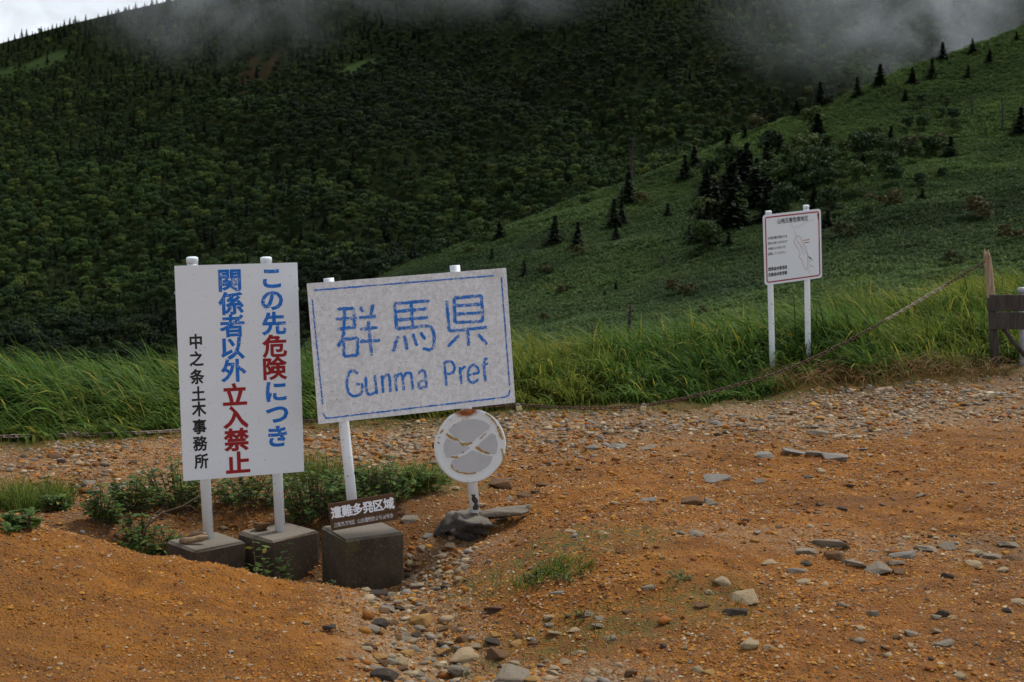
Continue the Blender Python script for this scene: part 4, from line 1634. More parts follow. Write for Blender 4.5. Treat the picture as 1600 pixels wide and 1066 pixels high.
# ================================================================== chain
CH = [(-60, 683.5, 9.75), (0, 682, 9.80), (140, 679, 9.95), (285, 672.5, 10.2), (480, 658, 10.6), (660, 641, 10.95), (805, 633.5, 11.1), (860, 636, 11.15), (930, 638, 11.18), (1003, 634, 11.2), (1080, 620, 11.35), (1150, 602, 11.6), (1208, 585, 11.85), (1265, 562, 12.1), (1330, 530, 12.4), (1400, 491, 12.7), (1470, 450, 12.95), (1541, 408, 13.13)]
cp = np.array([unp(np.array(float(a)), np.array(float(b)), c) for a, b, c in CH])
fine = [cp[0]]
for i in range(len(cp) - 1):
    a, b, c, d = cp[max(i - 1, 0)], cp[i], cp[i + 1], cp[min(i + 2, len(cp) - 1)]
    for t in np.linspace(0, 1, 24)[1:]:
        fine.append(.5 * ((2 * b) + (c - a) * t + (2 * a - 5 * b + 4 * c - d) * t * t + (3 * b - a - 3 * c + d) * t ** 3))
fine = np.array(fine)
s_len = np.r_[0, np.cumsum(np.linalg.norm(np.diff(fine, axis=0), axis=1))]


def link_mesh(L, Wd, r):
    g = G()
    pts = []
    for k in range(17):
        a = 6.28318 * k / 16
        x = (L / 2 - Wd / 2) * (1 if math.cos(a) > 0 else -1) + Wd / 2 * math.cos(a)
        pts.append(np.array([x, Wd / 2 * math.sin(a), 0]))
    g.tube(pts, r, 6, False)
    return raw_mesh('link', g.v, g.f, M['rust'], True)


LINK = link_mesh(.055, .026, .0046)
LINK_PALE = link_mesh(.055, .026, .0046)
LINK_PALE.materials[0] = m_plain('flaked_white_rusty_steel', (.52, .47, .42), (.17, .08, .05), 45, .7, None, .4, .003)
chain = empty('chain', (cp[9][0], cp[9][1], gz(cp[9][0], cp[9][1])), 'sagging rusty chain hung low in front of the grass from the wooden post', 'chain')
pitch = .0445
nl = int(s_len[-1] / pitch)


def put_link(p, t, twist, me=LINK):
    t = t / np.linalg.norm(t)
    y = np.cross(np.array([0, 0, 1.0]), t)
    y = y / (np.linalg.norm(y) + 1e-9)
    z = np.cross(t, y)
    y, z = y * math.cos(twist) + z * math.sin(twist), z * math.cos(twist) - y * math.sin(twist)
    o = bpy.data.objects.new('link', me)
    mt = Matrix(((t[0], y[0], z[0], p[0] - ORG[chain][0]), (t[1], y[1], z[1], p[1] - ORG[chain][1]), (t[2], y[2], z[2], p[2] - ORG[chain][2]), (0, 0, 0, 1)))
    COL.objects.link(o)
    o.parent = chain
    o.matrix_local = mt


CHAIN_LOCS = []
for i in range(nl):
    s0 = (i + .5) * pitch
    p = np.array([np.interp(s0, s_len, fine[:, k]) for k in range(3)])
    q = np.array([np.interp(s0 + .01, s_len, fine[:, k]) for k in range(3)])
    a, b = proj(p)
    if 300 < a < 462 or 500 < a < 790:                     # stretch hidden behind the two big signs
        pass
    zg_ = gz(p[0], p[1]) + .02
    p[2] = max(p[2], zg_)
    put_link(p, q - p, (0.6 if i % 2 else 0.6 + math.pi / 2) + random.uniform(-.25, .25), LINK_PALE if (1385 < a < 1475 or a < 290) else LINK)
hang = unp(np.array(997.), np.array(637.), 11.18)
for k in range(4): put_link(hang - np.array([0, 0, .03 + k * .043]), np.array([0.02, 0, -1.0]), .3 + (k % 2) * math.pi / 2)


def padlock(px, py, d, s, rz, label):
    p = unp(np.array(float(px)), np.array(float(py)), d)
    e = empty('padlock', p - np.array([0, 0, .04 * s]), label, 'padlock', 'brass padlocks on the chain')
    c, s_ = math.cos(rz), math.sin(rz)
    u, w = np.array([c, 0, s_]), np.array([-s_, 0, c])
    g = G()
    g.box(p, u * .026 * s, np.array([0, .010, 0]), w * .023 * s, .004)
    b = g.build('body', M['brass'], e)
    g = G()
    g.tube([p + u * .016 * s * math.cos(a) * 1.0 + w * (.023 + .024 * max(0, math.sin(a))) * s for a in np.linspace(0, math.pi, 10)], .0042 * s, 8)
    g.build('shackle', M['steel'], e, True)
    g = G()
    g.tube([p - w * .018 * s - np.array([0, .0101, 0]), p - w * .018 * s - np.array([0, .0115, 0])], .005 * s, 10)
    g.build('keyhole', M['rust'], b)


padlock(811, 638.5, 11.08, .95, .3, 'small brass padlock on the chain beside the big sign corner')
padlock(1005, 639, 11.17, 1.0, -.1, 'brass padlock on the chain next to the hanging chain end')

# ================================================================== stones
def zone_name(px, py):
    if px < 300 and py < 790: return 'on the far-left gravel flat'
    if px < 560: return 'on the left sandy mound'
    if px < 760 and py > 840: return 'in the rubble channel by the footings'
    if py < 720: return 'in the gravel strip below the grass'
    if py < 835: return 'on the open orange ground'
    if px > 1180 and py < 920: return 'in the right-hand stone band'
    if px < 1000: return 'in the stony centre foreground'
    return 'in the gravelly right foreground'


CN = {'rock_grey': 'grey', 'rock_slate': 'blue-grey', 'rock_tan': 'tan', 'rock_brown': 'brown', 'rock_dark': 'dark', 'rock_ochre': 'yellow-ochre'}
STONE = {}


def angular(seed, mat):
    """a broken stone: hull of random points, edges knocked off a little"""
    rng = np.random.default_rng(seed)
    d = rand_unit(rng, 15)
    p = np.sign(d) * np.abs(d) ** .75
    p = p * rng.uniform(.75, 1.1, (15, 1))
    bm = bmesh.new()
    for q in p: bm.verts.new(q)
    bmesh.ops.convex_hull(bm, input=bm.verts)
    for v in [v for v in bm.verts if not v.link_faces]: bm.verts.remove(v)
    bmesh.ops.bevel(bm, geom=bm.edges[:], offset=.07, segments=1, affect='EDGES')
    bmesh.ops.triangulate(bm, faces=[f for f in bm.faces if len(f.verts) > 4])
    V = np.array([v.co[:] for v in bm.verts])
    bm.verts.index_update()
    Fc = [tuple(v.index for v in f.verts) for f in bm.faces]
    bm.free()
    V = (V - (V.max(0) + V.min(0)) / 2) / ((V.max(0) - V.min(0)) / 2)
    V += rng.normal(size=V.shape) * .02
    return raw_mesh('stone', V, Fc, mat)


for k in CN:
    for j in range(8):
        STONE[k, j] = angular(100 + j * 7 + len(k) * 31, M[k])


def stone(px, py, w, h, col, label=None, group=None, rnd=random, depth=None):
    """py is the middle of the stone in the photo; w, h its size there"""
    p = on_ground(px, py + h * .45)
    k = p[1] / F
    hw = w * k / 2 * 1.04
    # what shows as height is the stone's own height plus its foreshortened top
    hh = max(.46 * h * k, hw * .26)
    hd = min(hw * .9, max(hw * .5, h * k * 1.2))
    o = bpy.data.objects.new('stone', STONE[col, rnd.randrange(8)])
    o.scale = (hw, hd, hh)
    o.location = Vector((p[0], p[1] + hd * .75, p[2] + hh * .28 + (0 if depth is None else depth)))
    o.rotation_euler = (rnd.uniform(-.2, .2), rnd.uniform(-.2, .2), rnd.uniform(-.4, .4) + rnd.choice((0, math.pi)))
    COL.objects.link(o)
    z = zone_name(px, py)
    if label is None:
        sz = 'large' if w > 38 else ('medium' if w > 24 else 'small')
        sh = 'flat' if h < w * .36 else 'chunky'
        label = '%s %s %s stone %s' % (sz, sh, CN[col], z)
        group = group or 'loose stones ' + z
    tag(o, label, 'stone', group)
    return o


g_, s_, t_, b_, d_, o_ = 'rock_grey', 'rock_slate', 'rock_tan', 'rock_brown', 'rock_dark', 'rock_ochre'
for a in [
    (1280, 675, 35, 15, g_, 'pale grey boulder in the far gravel below the map sign'), (964, 697, 32, 12, s_), (1011, 699, 28, 10, g_), (1194, 710, 30, 12, s_), (1245, 708, 42, 13, s_), (1276, 710, 30, 12, g_), (1307, 713, 42, 15, s_, 'large blue-grey flat stone at the right end of the far stone row'),
    (1122, 746, 42, 13, s_, 'large flat pointed blue-grey stone alone on the open orange ground'), (1015, 782, 34, 8, s_), (1079, 781, 36, 18, b_, 'rounded brown stone on the open orange ground'), (1114, 783, 30, 13, g_), (1090, 833, 24, 9, g_), (1062, 832, 20, 8, g_), (1190, 752, 18, 8, s_), (1440, 774, 16, 7, g_), (1502, 769, 14, 8, d_), (1265, 745, 14, 6, s_),
    (1307, 867, 34, 22, b_, 'angular brown stone in the band of flat stones at the right'), (1300, 852, 60, 10, g_), (1262, 862, 42, 10, g_), (1374, 888, 44, 22, g_, 'largest grey stone in the band of flat stones at the right'), (1401, 882, 24, 11, g_), (1413, 869, 46, 8, s_), (1453, 857, 36, 13, g_), (1482, 855, 26, 14, g_), (1527, 863, 24, 10, t_), (1555, 871, 38, 10, g_), (1525, 882, 28, 12, t_), (1482, 900, 20, 13, d_), (1409, 894, 24, 12, b_), (1246, 892, 36, 13, g_), (1257, 910, 24, 11, t_), (1340, 884, 36, 12, g_), (1580, 852, 36, 12, g_), (1585, 872, 30, 10, b_), (1320, 880, 30, 9, g_), (1568, 890, 18, 10, t_),
    (1129, 909, 30, 16, t_), (1165, 935, 50, 22, t_, 'large pale tan stone in the right foreground'), (1149, 955, 40, 15, d_, 'dark flat stone just below the large pale tan one'), (1098, 945, 24, 14, b_), (980, 957, 18, 11, b_), (1474, 958, 20, 14, d_, 'small black stone in the right foreground'), (1202, 880, 26, 8, t_), (1108, 927, 12, 12, t_),
    (1173, 1008, 30, 15, t_), (1204, 1013, 22, 12, t_), (1344, 1001, 20, 10, g_), (1427, 1008, 20, 10, t_), (1478, 1008, 28, 10, g_), (1502, 1058, 22, 16, t_), (1090, 1046, 20, 16, t_), (1108, 1053, 24, 12, o_), (988, 1053, 22, 14, b_), (1592, 941, 26, 10, t_), (1364, 959, 24, 11, g_), (1425, 990, 20, 11, g_), (1403, 995, 14, 10, b_), (1390, 1018, 22, 9, g_), (1575, 954, 18, 8, d_), (1347, 982, 18, 8, t_), (1205, 989, 14, 8, g_), (1246, 950, 12, 7, t_), (1312, 965, 12, 6, g_),
    (657, 967, 38, 26, o_, 'squarish pale yellow stone in the rubble channel'), (655, 981, 20, 12, g_), (601, 955, 20, 10, b_), (591, 930, 28, 12, d_), (587, 937, 22, 8, g_), (610, 929, 16, 9, g_), (653, 861, 26, 13, g_, 'smooth grey stone just right of the concrete footings'), (641, 882, 16, 10, t_), (607, 890, 46, 20, o_, 'long ochre stone against the right concrete footing'), (685, 896, 16, 14, t_), (702, 895, 16, 10, t_), (727, 887, 18, 12, g_), (727, 871, 16, 8, g_), (640, 871, 14, 8, g_),
    (722, 1049, 50, 28, g_, 'biggest grey stone at the bottom of the rubble channel'), (722, 1027, 50, 20, t_, 'large tan flat stone above the biggest grey one'), (777, 1020, 42, 25, b_, 'large brown angular stone right of the rubble channel'), (740, 1010, 22, 17, t_), (712, 1012, 16, 13, g_), (594, 1057, 58, 20, d_, 'big dark mossy stone at the bottom edge'), (802, 1061, 54, 20, g_, 'flat grey slab cut by the bottom edge of the photo'), (597, 1036, 20, 15, b_), (652, 1056, 22, 12, g_), (717, 985, 12, 9, g_), (635, 1022, 24, 10, o_), (668, 994, 18, 9, t_), (685, 996, 14, 9, t_), (672, 1032, 26, 8, g_), (632, 1000, 22, 8, g_), (690, 1008, 18, 8, b_),
    (859, 966, 18, 12, t_), (850, 976, 14, 9, g_), (861, 980, 14, 9, g_), (922, 962, 20, 8, g_), (940, 980, 32, 11, g_), (870, 992, 30, 8, t_), (897, 985, 20, 7, t_), (812, 997, 16, 10, b_), (832, 999, 14, 8, s_), (812, 1006, 30, 8, o_), (834, 1005, 18, 7, b_), (560, 912, 20, 14, b_), (907, 1020, 24, 8, t_), (885, 1036, 24, 8, t_), (805, 1037, 26, 8, t_), (793, 1042, 22, 9, o_), (868, 1046, 18, 10, t_), (846, 1041, 14, 7, g_), (928, 1050, 20, 8, t_), (955, 1000, 18, 8, g_), (777, 951, 44, 13, b_), (940, 966, 22, 8, g_), (870, 930, 28, 6, s_),
    (783, 752, 42, 26, b_, 'big brown boulder right behind the round sign'), (505, 985, 42, 13, d_, 'flat dark stone on the sandy mound at the left'), (84, 713, 22, 11, b_), (95, 722, 14, 7, d_), (34, 715, 12, 6, d_), (112, 741, 16, 7, g_), (137, 754, 24, 10, g_), (124, 749, 14, 8, b_), (140, 770, 24, 10, b_), (183, 762, 28, 7, s_), (207, 722, 14, 6, d_), (189, 756, 16, 6, g_), (215, 740, 16, 6, t_), (240, 741, 12, 7, b_), (640, 812, 28, 15, g_, 'grey-brown rounded stone right of the small brown sign'), (629, 802, 22, 12, b_), (574, 1010, 18, 8, d_), (285, 912, 12, 5, d_),
    (828, 792, 18, 8, t_), (818, 775, 22, 10, b_), (835, 768, 20, 9, b_), (800, 780, 18, 9, g_), (846, 757, 16, 10, b_), (755, 790, 14, 10, t_), (785, 812, 20, 7, g_), (690, 835, 16, 10, t_), (705, 842, 14, 10, t_), (670, 838, 18, 9, s_), (760, 823, 14, 10, t_), (775, 825, 16, 9, t_), (745, 838, 14, 8, g_), (726, 735, 10, 6, g_), (910, 732, 20, 7, b_), (925, 700, 22, 8, s_), (1003, 672, 16, 7, g_), (860, 690, 18, 7, g_), (880, 672, 16, 6, s_)]:
    stone(*a)
rk = random.Random(21)
cnt = 0
while cnt < 122:
    px, py = rk.uniform(560, 1600), rk.uniform(655, 1066)
    if cnt < 62:
        py = rk.uniform(850, 1066)
        px = float(np.interp(py, [850, 930, 1000, 1066], [690, 600, 650, 720])) + rk.gauss(0, 1) * (28 + (py - 850) * .35)
    p = on_ground(px, py)
    zv = zones(np.array(p[0]), np.array(p[1]))
    if zv[1] > .5 or rk.random() > .22 + .8 * float(zv[0]): continue
    w = rk.uniform(11, 20) if cnt >= 62 else rk.uniform(12, 28)
    stone(px, py, w, w * rk.uniform(.32, .6), rk.choice([g_, g_, s_, t_, t_, b_]) if py < 740 else rk.choice([g_, t_, t_, b_, o_, d_]), rnd=rk)
    cnt += 1

# gravel: real small stones, far too many to count
rng = np.random.default_rng(31)
n = 420000
qx, qy = rng.uniform(-4.8, 5.6, n), rng.uniform(4.2, 13.2, n)
a, s2_, dmp, ms = zones(qx, qy)
clus = np.clip(.5 + 1.4 * fbm(qx * 1.6, qy * 1.6, 3), .15, 1.5)
prob = (.17 + .62 * a) * clus * (1 - .88 * s2_) * np.where(qy > edge_y(qx) + .15, .05, 1) * (.35 + .65 * sstep(4, 9, qy))
kp = (rng.random(n) < prob * .42) & (np.abs(qx) < .43 * qy + .3)
qx, qy, a = qx[kp], qy[kp], a[kp]
n = len(qx)
V0, F0 = ICO[0]
size = (rng.gamma(2.0, .0038, n) + .0038).clip(.004, .030) * (.85 + .35 * a)
d = np.repeat(V0[None], n, 0) * (1 + rng.normal(size=(n, 12, 1)) * .30)
sc = np.stack([size * rng.uniform(.8, 1.5, n), size * rng.uniform(.7, 1.2, n), size * rng.uniform(.35, .75, n)], -1)
d = d * sc[:, None, :]
an = rng.uniform(0, 6.28, n)
ca, sa = np.cos(an)[:, None], np.sin(an)[:, None]
V = np.stack([d[..., 0] * ca - d[..., 1] * sa, d[..., 0] * sa + d[..., 1] * ca, d[..., 2]], -1)
V += np.stack([qx, qy, ground_z(qx, qy) + sc[:, 2] * .12], -1)[:, None]
pal = np.array([(.25, .205, .15), (.36, .275, .17), (.25, .23, .20), (.40, .19, .030), (.33, .115, .012), (.17, .060, .010), (.07, .05, .032), (.48, .39, .26)])
wg, wo = np.array([.18, .24, .13, .13, .12, .06, .02, .12]), np.array([.05, .08, .03, .26, .31, .17, .06, .04])
u = rng.random(n)
ci = np.where(rng.random(n) < a, np.searchsorted(np.cumsum(wg), u), np.searchsorted(np.cumsum(wo), u)).clip(0, 7)
tint = np.repeat(pal[ci] * rng.uniform(.75, 1.2, (n, 1)), 12, 0)
mk('gravel', V.reshape(-1, 3), (F0[None] + (np.arange(n) * 12)[:, None, None]).reshape(-1, 3), M['stone'], attrs={'tint': tint}, kind='stuff', label='small mixed pebbles and gravel strewn over the orange ground', cat='gravel')
n = 330000
qx, qy = rng.uniform(-3.6, 4.6, n), rng.uniform(4.3, 10.5, n)
a, sd, dmp, ms = zones(qx, qy)
kp = (np.abs(qx) < .42 * qy + .1) & (rng.random(n) < np.clip(.42 + .9 * fbm(qx * 2.3 + 9, qy * 2.3, 3), .08, 1) * .75 * (1 - .5 * ms) * (1 - .45 * sd))
qx, qy = qx[kp], qy[kp]
n = len(qx)
V0 = np.array([(1, 0, 0), (0, 1, 0), (-1, 0, 0), (0, -1, 0), (0, 0, 1.0)])
F0 = np.array([(0, 1, 4), (1, 2, 4), (2, 3, 4), (3, 0, 4)])
size = (rng.gamma(2.0, .0016, n) + .0022).clip(.002, .011)
an = rng.uniform(0, 6.28, n)
ca, sa = np.cos(an)[:, None], np.sin(an)[:, None]
d = np.repeat(V0[None], n, 0) * (1 + rng.normal(size=(n, 5, 3)) * .28) * np.stack([size * 1.2, size, size * .8], -1)[:, None]
V = np.stack([d[..., 0] * ca - d[..., 1] * sa, d[..., 0] * sa + d[..., 1] * ca, d[..., 2]], -1) + np.stack([qx, qy, ground_z(qx, qy) + .001], -1)[:, None]
ci = np.searchsorted(np.cumsum([.03, .08, .02, .29, .31, .17, .06, .04]), rng.random(n)).clip(0, 7)
mk('grit', V.reshape(-1, 3), (F0[None] + (np.arange(n) * 5)[:, None, None]).reshape(-1, 3), M['stone'], attrs={'tint': np.repeat(pal[ci] * rng.uniform(.7, 1.25, (n, 1)), 5, 0)}, kind='stuff', label='fine orange grit covering the mound and the bare earth', cat='grit')

# stones and driftwood on the footings
V, Fc = lump((0, 0, 0), (1, 1, 1), 77, 0, 2, .25)
me = raw_mesh('stone', V, Fc, M['rock_brown'])
o = bpy.data.objects.new('stone', me)
o.scale = (.052, .045, .030)
o.location = Vector(c2 + np.array([-.105, .02, .024]))
COL.objects.link(o)
tag(o, 'brown stone resting on the middle concrete footing beside the post', 'stone')


def driftwood(pts, rad, label):
    g = G()
    g.tube([np.array(p) for p in pts], rad, 9)
    rr = np.random.default_rng(len(label))
    g.v = [p + rr.normal(size=3) * .0025 for p in g.v]
    g.top('driftwood', M['drift'], True, label=label, cat='driftwood', group='driftwood pieces on the left footing')


f0 = c1 + np.array([0, 0, .004])
driftwood([f0 + np.array(q) for q in ((-.135, -.055, .012), (-.09, -.085, .018), (-.045, -.078, .022), (-.01, -.075, .032), (.028, -.080, .042))], [.012, .019, .018, .021, .009], 'thick knobbly piece of driftwood lying across the front of the left footing')
driftwood([f0 + np.array(q) for q in ((-.105, .01, .018), (-.07, -.005, .040), (-.035, .0, .044), (.0, .005, .030))], [.007, .013, .013, .009], 'thinner curved pale driftwood behind the thick piece on the left footing')

# ================================================================== plants
def blades(base, L, width, lean, droop, nseg=5, rng=None):
    """grass blades as bent tapering strips; lean = horizontal unit vectors, droop = how far they bend"""
    n = len(base)
    side = np.stack([-lean[:, 1], lean[:, 0], np.zeros(n)], -1)
    side = side + rng.normal(size=(n, 3)) * .3
    side /= np.linalg.norm(side, axis=1, keepdims=True)
    lean3 = np.c_[lean, np.zeros(n)]
    P = base.copy()
    V = []
    for j in range(nseg + 1):
        t = j / nseg
        w = width * (1 - t ** 1.6) + .0006
        V.append(P - side * w[:, None])
        V.append(P + side * w[:, None])
        ang = .12 + droop * (t + .5 / nseg) ** 1.15
        P = P + (lean3 * np.sin(ang)[:, None] + np.array([0, 0, 1.0]) * np.cos(ang)[:, None]) * (L / nseg)[:, None]
    V = np.stack(V, 1)
    k = 2 * (nseg + 1)
    f = np.array([[2 * j, 2 * j + 1, 2 * j + 3, 2 * j + 2] for j in range(nseg)])
    Fc = (f[None] + (np.arange(n) * k)[:, None, None]).reshape(-1, 4)
    return V.reshape(-1, 3), Fc, k


rng = np.random.default_rng(41)
nt = 9000
cx = rng.uniform(-7.5, 11.5, nt)
co = rng.random(nt) ** 1.4 * (5.0 + 4.0 * sstep(0, 6, cx))
cyy = edge_y(cx) + .20 + co + .55 * fbm(cx * 1.4, cx * 0 + 3, 3) + np.where(cx > 2.6, .12, .0) * np.clip(cx - 2.6, 0, 1.5)
kp = (np.abs(cx) < .43 * cyy + 1.2) & (rng.random(nt) < np.clip(1.15 - co * .08, .28, 1))
cx, cyy, co = cx[kp], cyy[kp], co[kp]
nt = len(cx)
ch = (.56 + .42 * fbm(cx * .8 + 5, cyy * .8, 3) + .10 * rng.normal(size=nt)) * (.45 + .55 * sstep(0, .8, co)) * np.where(cx > 4.5, .85, .80)
per = 15
ti = np.repeat(np.arange(nt), per)
n = len(ti)
bx = cx[ti] + rng.normal(size=n) * .055
by = cyy[ti] + rng.normal(size=n) * .055
off = co[ti]
hgt = (ch[ti] * rng.uniform(.55, 1.2, n)).clip(.12, 1.0)
ra = rng.uniform(0, 6.283, n)
wa = (math.pi + .35 + 1.6 * fbm(cx * .5 + 2, cyy * .5, 2))[ti] + rng.normal(size=n) * .3
lean = np.stack([np.cos(wa) * .75 + np.cos(ra) * .6, np.sin(wa) * .6 + np.sin(ra) * .6 - .2], -1)
lean /= np.linalg.norm(lean, axis=1, keepdims=True)
drp = (1.75 + (.5 * rng.normal(size=nt))[ti] * .5 + .42 * rng.normal(size=n)).clip(.35, 2.8)
gb_ = np.stack([bx, by, ground_z(bx, by) - .02], -1)
V, Fc, k = blades(gb_, hgt * 1.25, rng.uniform(.004, .016, n), lean, drp, 6, rng)
dry = np.clip(.9 * fbm(bx * .45 + 7, by * .45, 3) + .55 * sstep(3, 9, off) * sstep(0, 5, bx) - .04 + (.10 * rng.normal(size=nt))[ti] + .08 * rng.normal(size=n), 0, .85)
mk('tall_grass', V, Fc, M['grass'], attrs={'dry': np.repeat(dry, k)}, kind='stuff', label='tall windswept green grass along the edge of the gravel', cat='grass')

# short turf and moss tufts on the earth
rng = np.random.default_rng(43)
n = 200000
bx, by = rng.uniform(-4.5, 5.5, n), rng.uniform(4.4, 13, n)
zz = zones(bx, by)[3]
e = edge_y(bx) - by
w = zz * (fbm(bx * 3, by * 3, 3) > .02) * .22 + .42 * ((e > -.6) & (e < .18 + .3 * fbm(bx, by, 2)))
kp = rng.random(n) < w
bx, by = bx[kp], by[kp]
n = len(bx)
wa = rng.uniform(0, 6.28, n)
L = rng.uniform(.02, .065, n)
V, Fc, k = blades(np.stack([bx, by, ground_z(bx, by) - .005], -1), L, (.0018) * rng.uniform(.7, 1.4, n), np.stack([np.cos(wa), np.sin(wa)], -1), rng.uniform(.3, 1.5, n), 3, rng)
mk('turf', V, Fc, M['short'], attrs={'dry': np.repeat(np.clip(rng.normal(size=n) * .25 + .15, 0, .9), k)}, kind='stuff', label='short grass tufts sprouting from the orange earth', cat='grass')

for i, (px, py, rr, nb, Lm, lab) in enumerate([(15, 795, .20, 420, .20, 'green grass tuft at the far left edge of the bank'), (68, 790, .20, 420, .18, 'low green grass tuft right of the one at the left edge'), (95, 775, .10, 140, .12, 'small grass tuft behind the two at the left edge'),
                                             (620, 765, .22, 420, .20, 'grass tuft on the bank behind the small brown sign'), (672, 755, .16, 300, .16, 'yellowish grass tuft left of the round sign'), (480, 750, .25, 420, .22, 'olive grass tuft behind the tall warning sign'), (880, 890, .16, 260, .05, 'short bright green grass patch on the mossy hump'), (838, 905, .12, 180, .045, 'short grass patch at the left foot of the mossy hump')]):
    p = on_ground(px, py)
    rq = np.random.default_rng(60 + i)
    a, q = rq.uniform(0, 6.28, nb), np.sqrt(rq.random(nb)) * rr
    bx, by = p[0] + q * np.cos(a), p[1] + q * np.sin(a) * .7
    wa = rq.uniform(0, 6.28, nb)
    V, Fc, k = blades(np.stack([bx, by, ground_z(bx, by) - .005], -1), Lm * rq.uniform(.5, 1.25, nb), .0026 * rq.uniform(.6, 1.4, nb), np.stack([np.cos(wa), np.sin(wa)], -1), rq.uniform(.4, 1.9, nb), 4, rq)
    mk_at('grass_tuft', V, Fc, M['grass'], attrs={'dry': np.repeat(np.clip(rq.normal(size=nb) * .2 + .1, 0, .8), k)}, label=lab, cat='grass tuft', group='grass tufts on the bare earth')

# dead straw under the right-hand grass
rng = np.random.default_rng(47)
n = 3600
px, py = rng.uniform(1170, 1640, n), rng.uniform(0, 1, n)
bx = (px - 800) / F * 12.6
by = edge_y(bx) + rng.normal(size=n) * .30 + .30
kp = rng.random(n) < np.clip(.4 + 1.5 * fbm(bx * 1.5, by * 1.5, 3), .05, 1)
bx, by = bx[kp], by[kp]
n = len(bx)
wa = rng.normal(size=n) * .6 + np.where(rng.random(n) < .5, 0, math.pi)
V, Fc, k = blades(np.stack([bx, by, ground_z(bx, by) + rng.uniform(0, .05, n)], -1), rng.uniform(.10, .36, n), rng.uniform(.002, .0045, n), np.stack([np.cos(wa), np.sin(wa)], -1), rng.uniform(1.75, 2.4, n), 4, rng)
mk('dead_grass', V, Fc, M['straw'], kind='stuff', label='brown dead grass and straw matted under the right-hand grass bank', cat='dead grass')


def leaf_shape(c, d, nrm, L, Wd):
    s = np.cross(d, nrm)
    s = s / (np.linalg.norm(s) + 1e-9)
    n2 = np.cross(s, d)
    return [c, c + d * L * .35 + s * Wd - n2 * Wd * .25, c + d * L * .75 + s * Wd * .7 - n2 * L * .05, c + d * L - n2 * L * .16, c + d * L * .75 - s * Wd * .7 - n2 * L * .05, c + d * L * .35 - s * Wd - n2 * Wd * .25, c + d * L * .5]


LF = [(0, 1, 6), (1, 2, 6), (2, 3, 6), (3, 4, 6), (4, 5, 6), (5, 0, 6)]


def leafy(name, p, rx, ry, h, nst, per, L, label, group=None, cat='shrub', mat='shrub', seed=0):
    rng = np.random.default_rng(seed + 1000)
    e = empty(name, p, label, cat, group)
    stems, lv = G(), G()
    for i in range(nst):
        a, rr = rng.uniform(0, 6.28), math.sqrt(rng.random())
        b = np.array(p) + np.array([rr * rx * .5 * math.cos(a), rr * ry * .5 * math.sin(a), -.02])
        b[2] = gz(b[0], b[1]) - .01 if name != 'footing_plant' else p[2]
        hh = h * rng.uniform(.5, 1.08) * (1.05 - .45 * rr)
        tip = b + np.array([rr * rx * .55 * math.cos(a) + rng.normal() * .03, rr * ry * .55 * math.sin(a) + rng.normal() * .03, hh])
        m = (b + tip) / 2 + np.array([0, 0, hh * .12])
        stems.tube([b, m, tip], [.0035, .0028, .0015], 5)
        for j in range(per):
            t = .18 + .82 * (j + rng.random() * .6) / per
            c = (1 - t) ** 2 * b + 2 * t * (1 - t) * m + t * t * tip
            aa = j * 2.4 + rng.normal() * .5
            dd = np.array([math.cos(aa), math.sin(aa), rng.uniform(-.25, .6)])
            dd /= np.linalg.norm(dd)
            q = L * rng.uniform(.6, 1.25)
            lv.add(leaf_shape(c, dd, np.array([0, 0, 1.0]) + rng.normal(size=3) * .25, q, q * rng.uniform(.24, .36)), LF)
    stems.build('stem', M['twig'], e)
    lv.build('foliage', M[mat], e)
    return e


SG = 'leafy shrubs on the gully bank'
for i, (px, py, w, h, nst, lab) in enumerate([
    (280, 790, 110, 75, 46, 'big leafy green shrub left of the tall warning sign posts'),
    (205, 800, 60, 60, 26, 'green leafy shrub on the bank left of the biggest shrub'),
    (160, 815, 55, 60, 22, 'dark leafy shrub hanging on the bank edge at the left'),
    (90, 800, 44, 34, 14, 'small leafy bush alone on the left bank'),
    (35, 825, 50, 32, 12, 'dark low bush behind the mound crest at far left'),
    (225, 865, 90, 60, 26, 'tangled low shrub in the gully left of the footings'),
    (385, 790, 90, 62, 30, 'leafy shrub behind the two white posts of the warning sign'),
    (490, 812, 110, 92, 56, 'dense green shrub behind the middle footing and leaning post'),
    (590, 790, 90, 75, 40, 'green shrub right behind the leaning post'),
    (655, 765, 70, 40, 24, 'low grassy shrub reaching toward the round sign'),
    (540, 770, 70, 52, 24, 'loose shrub between the warning sign and the leaning post'),
]):
    p = on_ground(px, py)
    k = p[1] / F
    leafy('shrub', p, w * k / 2 * 1.35, w * k / 2, h * k * 1.2, int(nst * 1.3), 11, .046, lab, SG, seed=i)
p = np.array([c2[0] + .02, 7.05, 0])
p[2] = gz(p[0], p[1])
leafy('plant', p, .17, .10, .52, 14, 9, .05, 'small green plant growing in front of the middle footing', None, 'plant', 'shrub', 90)
p = np.array([-1.02, 6.80, 0])
p[2] = gz(p[0], p[1])
leafy('plant', p, .08, .06, .13, 10, 5, .035, 'tiny weed between the middle and right footing', None, 'plant', 'broad', 91)
for i, (px, py, lab) in enumerate([(885, 905, 'weed tuft on the mossy hump'), (905, 965, 'tiny green weed among the stones right of the rubble channel'), (1060, 905, 'small weed on the lip of the mossy hump'), (845, 900, 'low weed at the left side of the mossy hump')]):
    p = on_ground(px, py)
    leafy('weed', p, .06, .05, .05, 9, 5, .022, lab, None, 'weed', 'shrub', 120 + i)


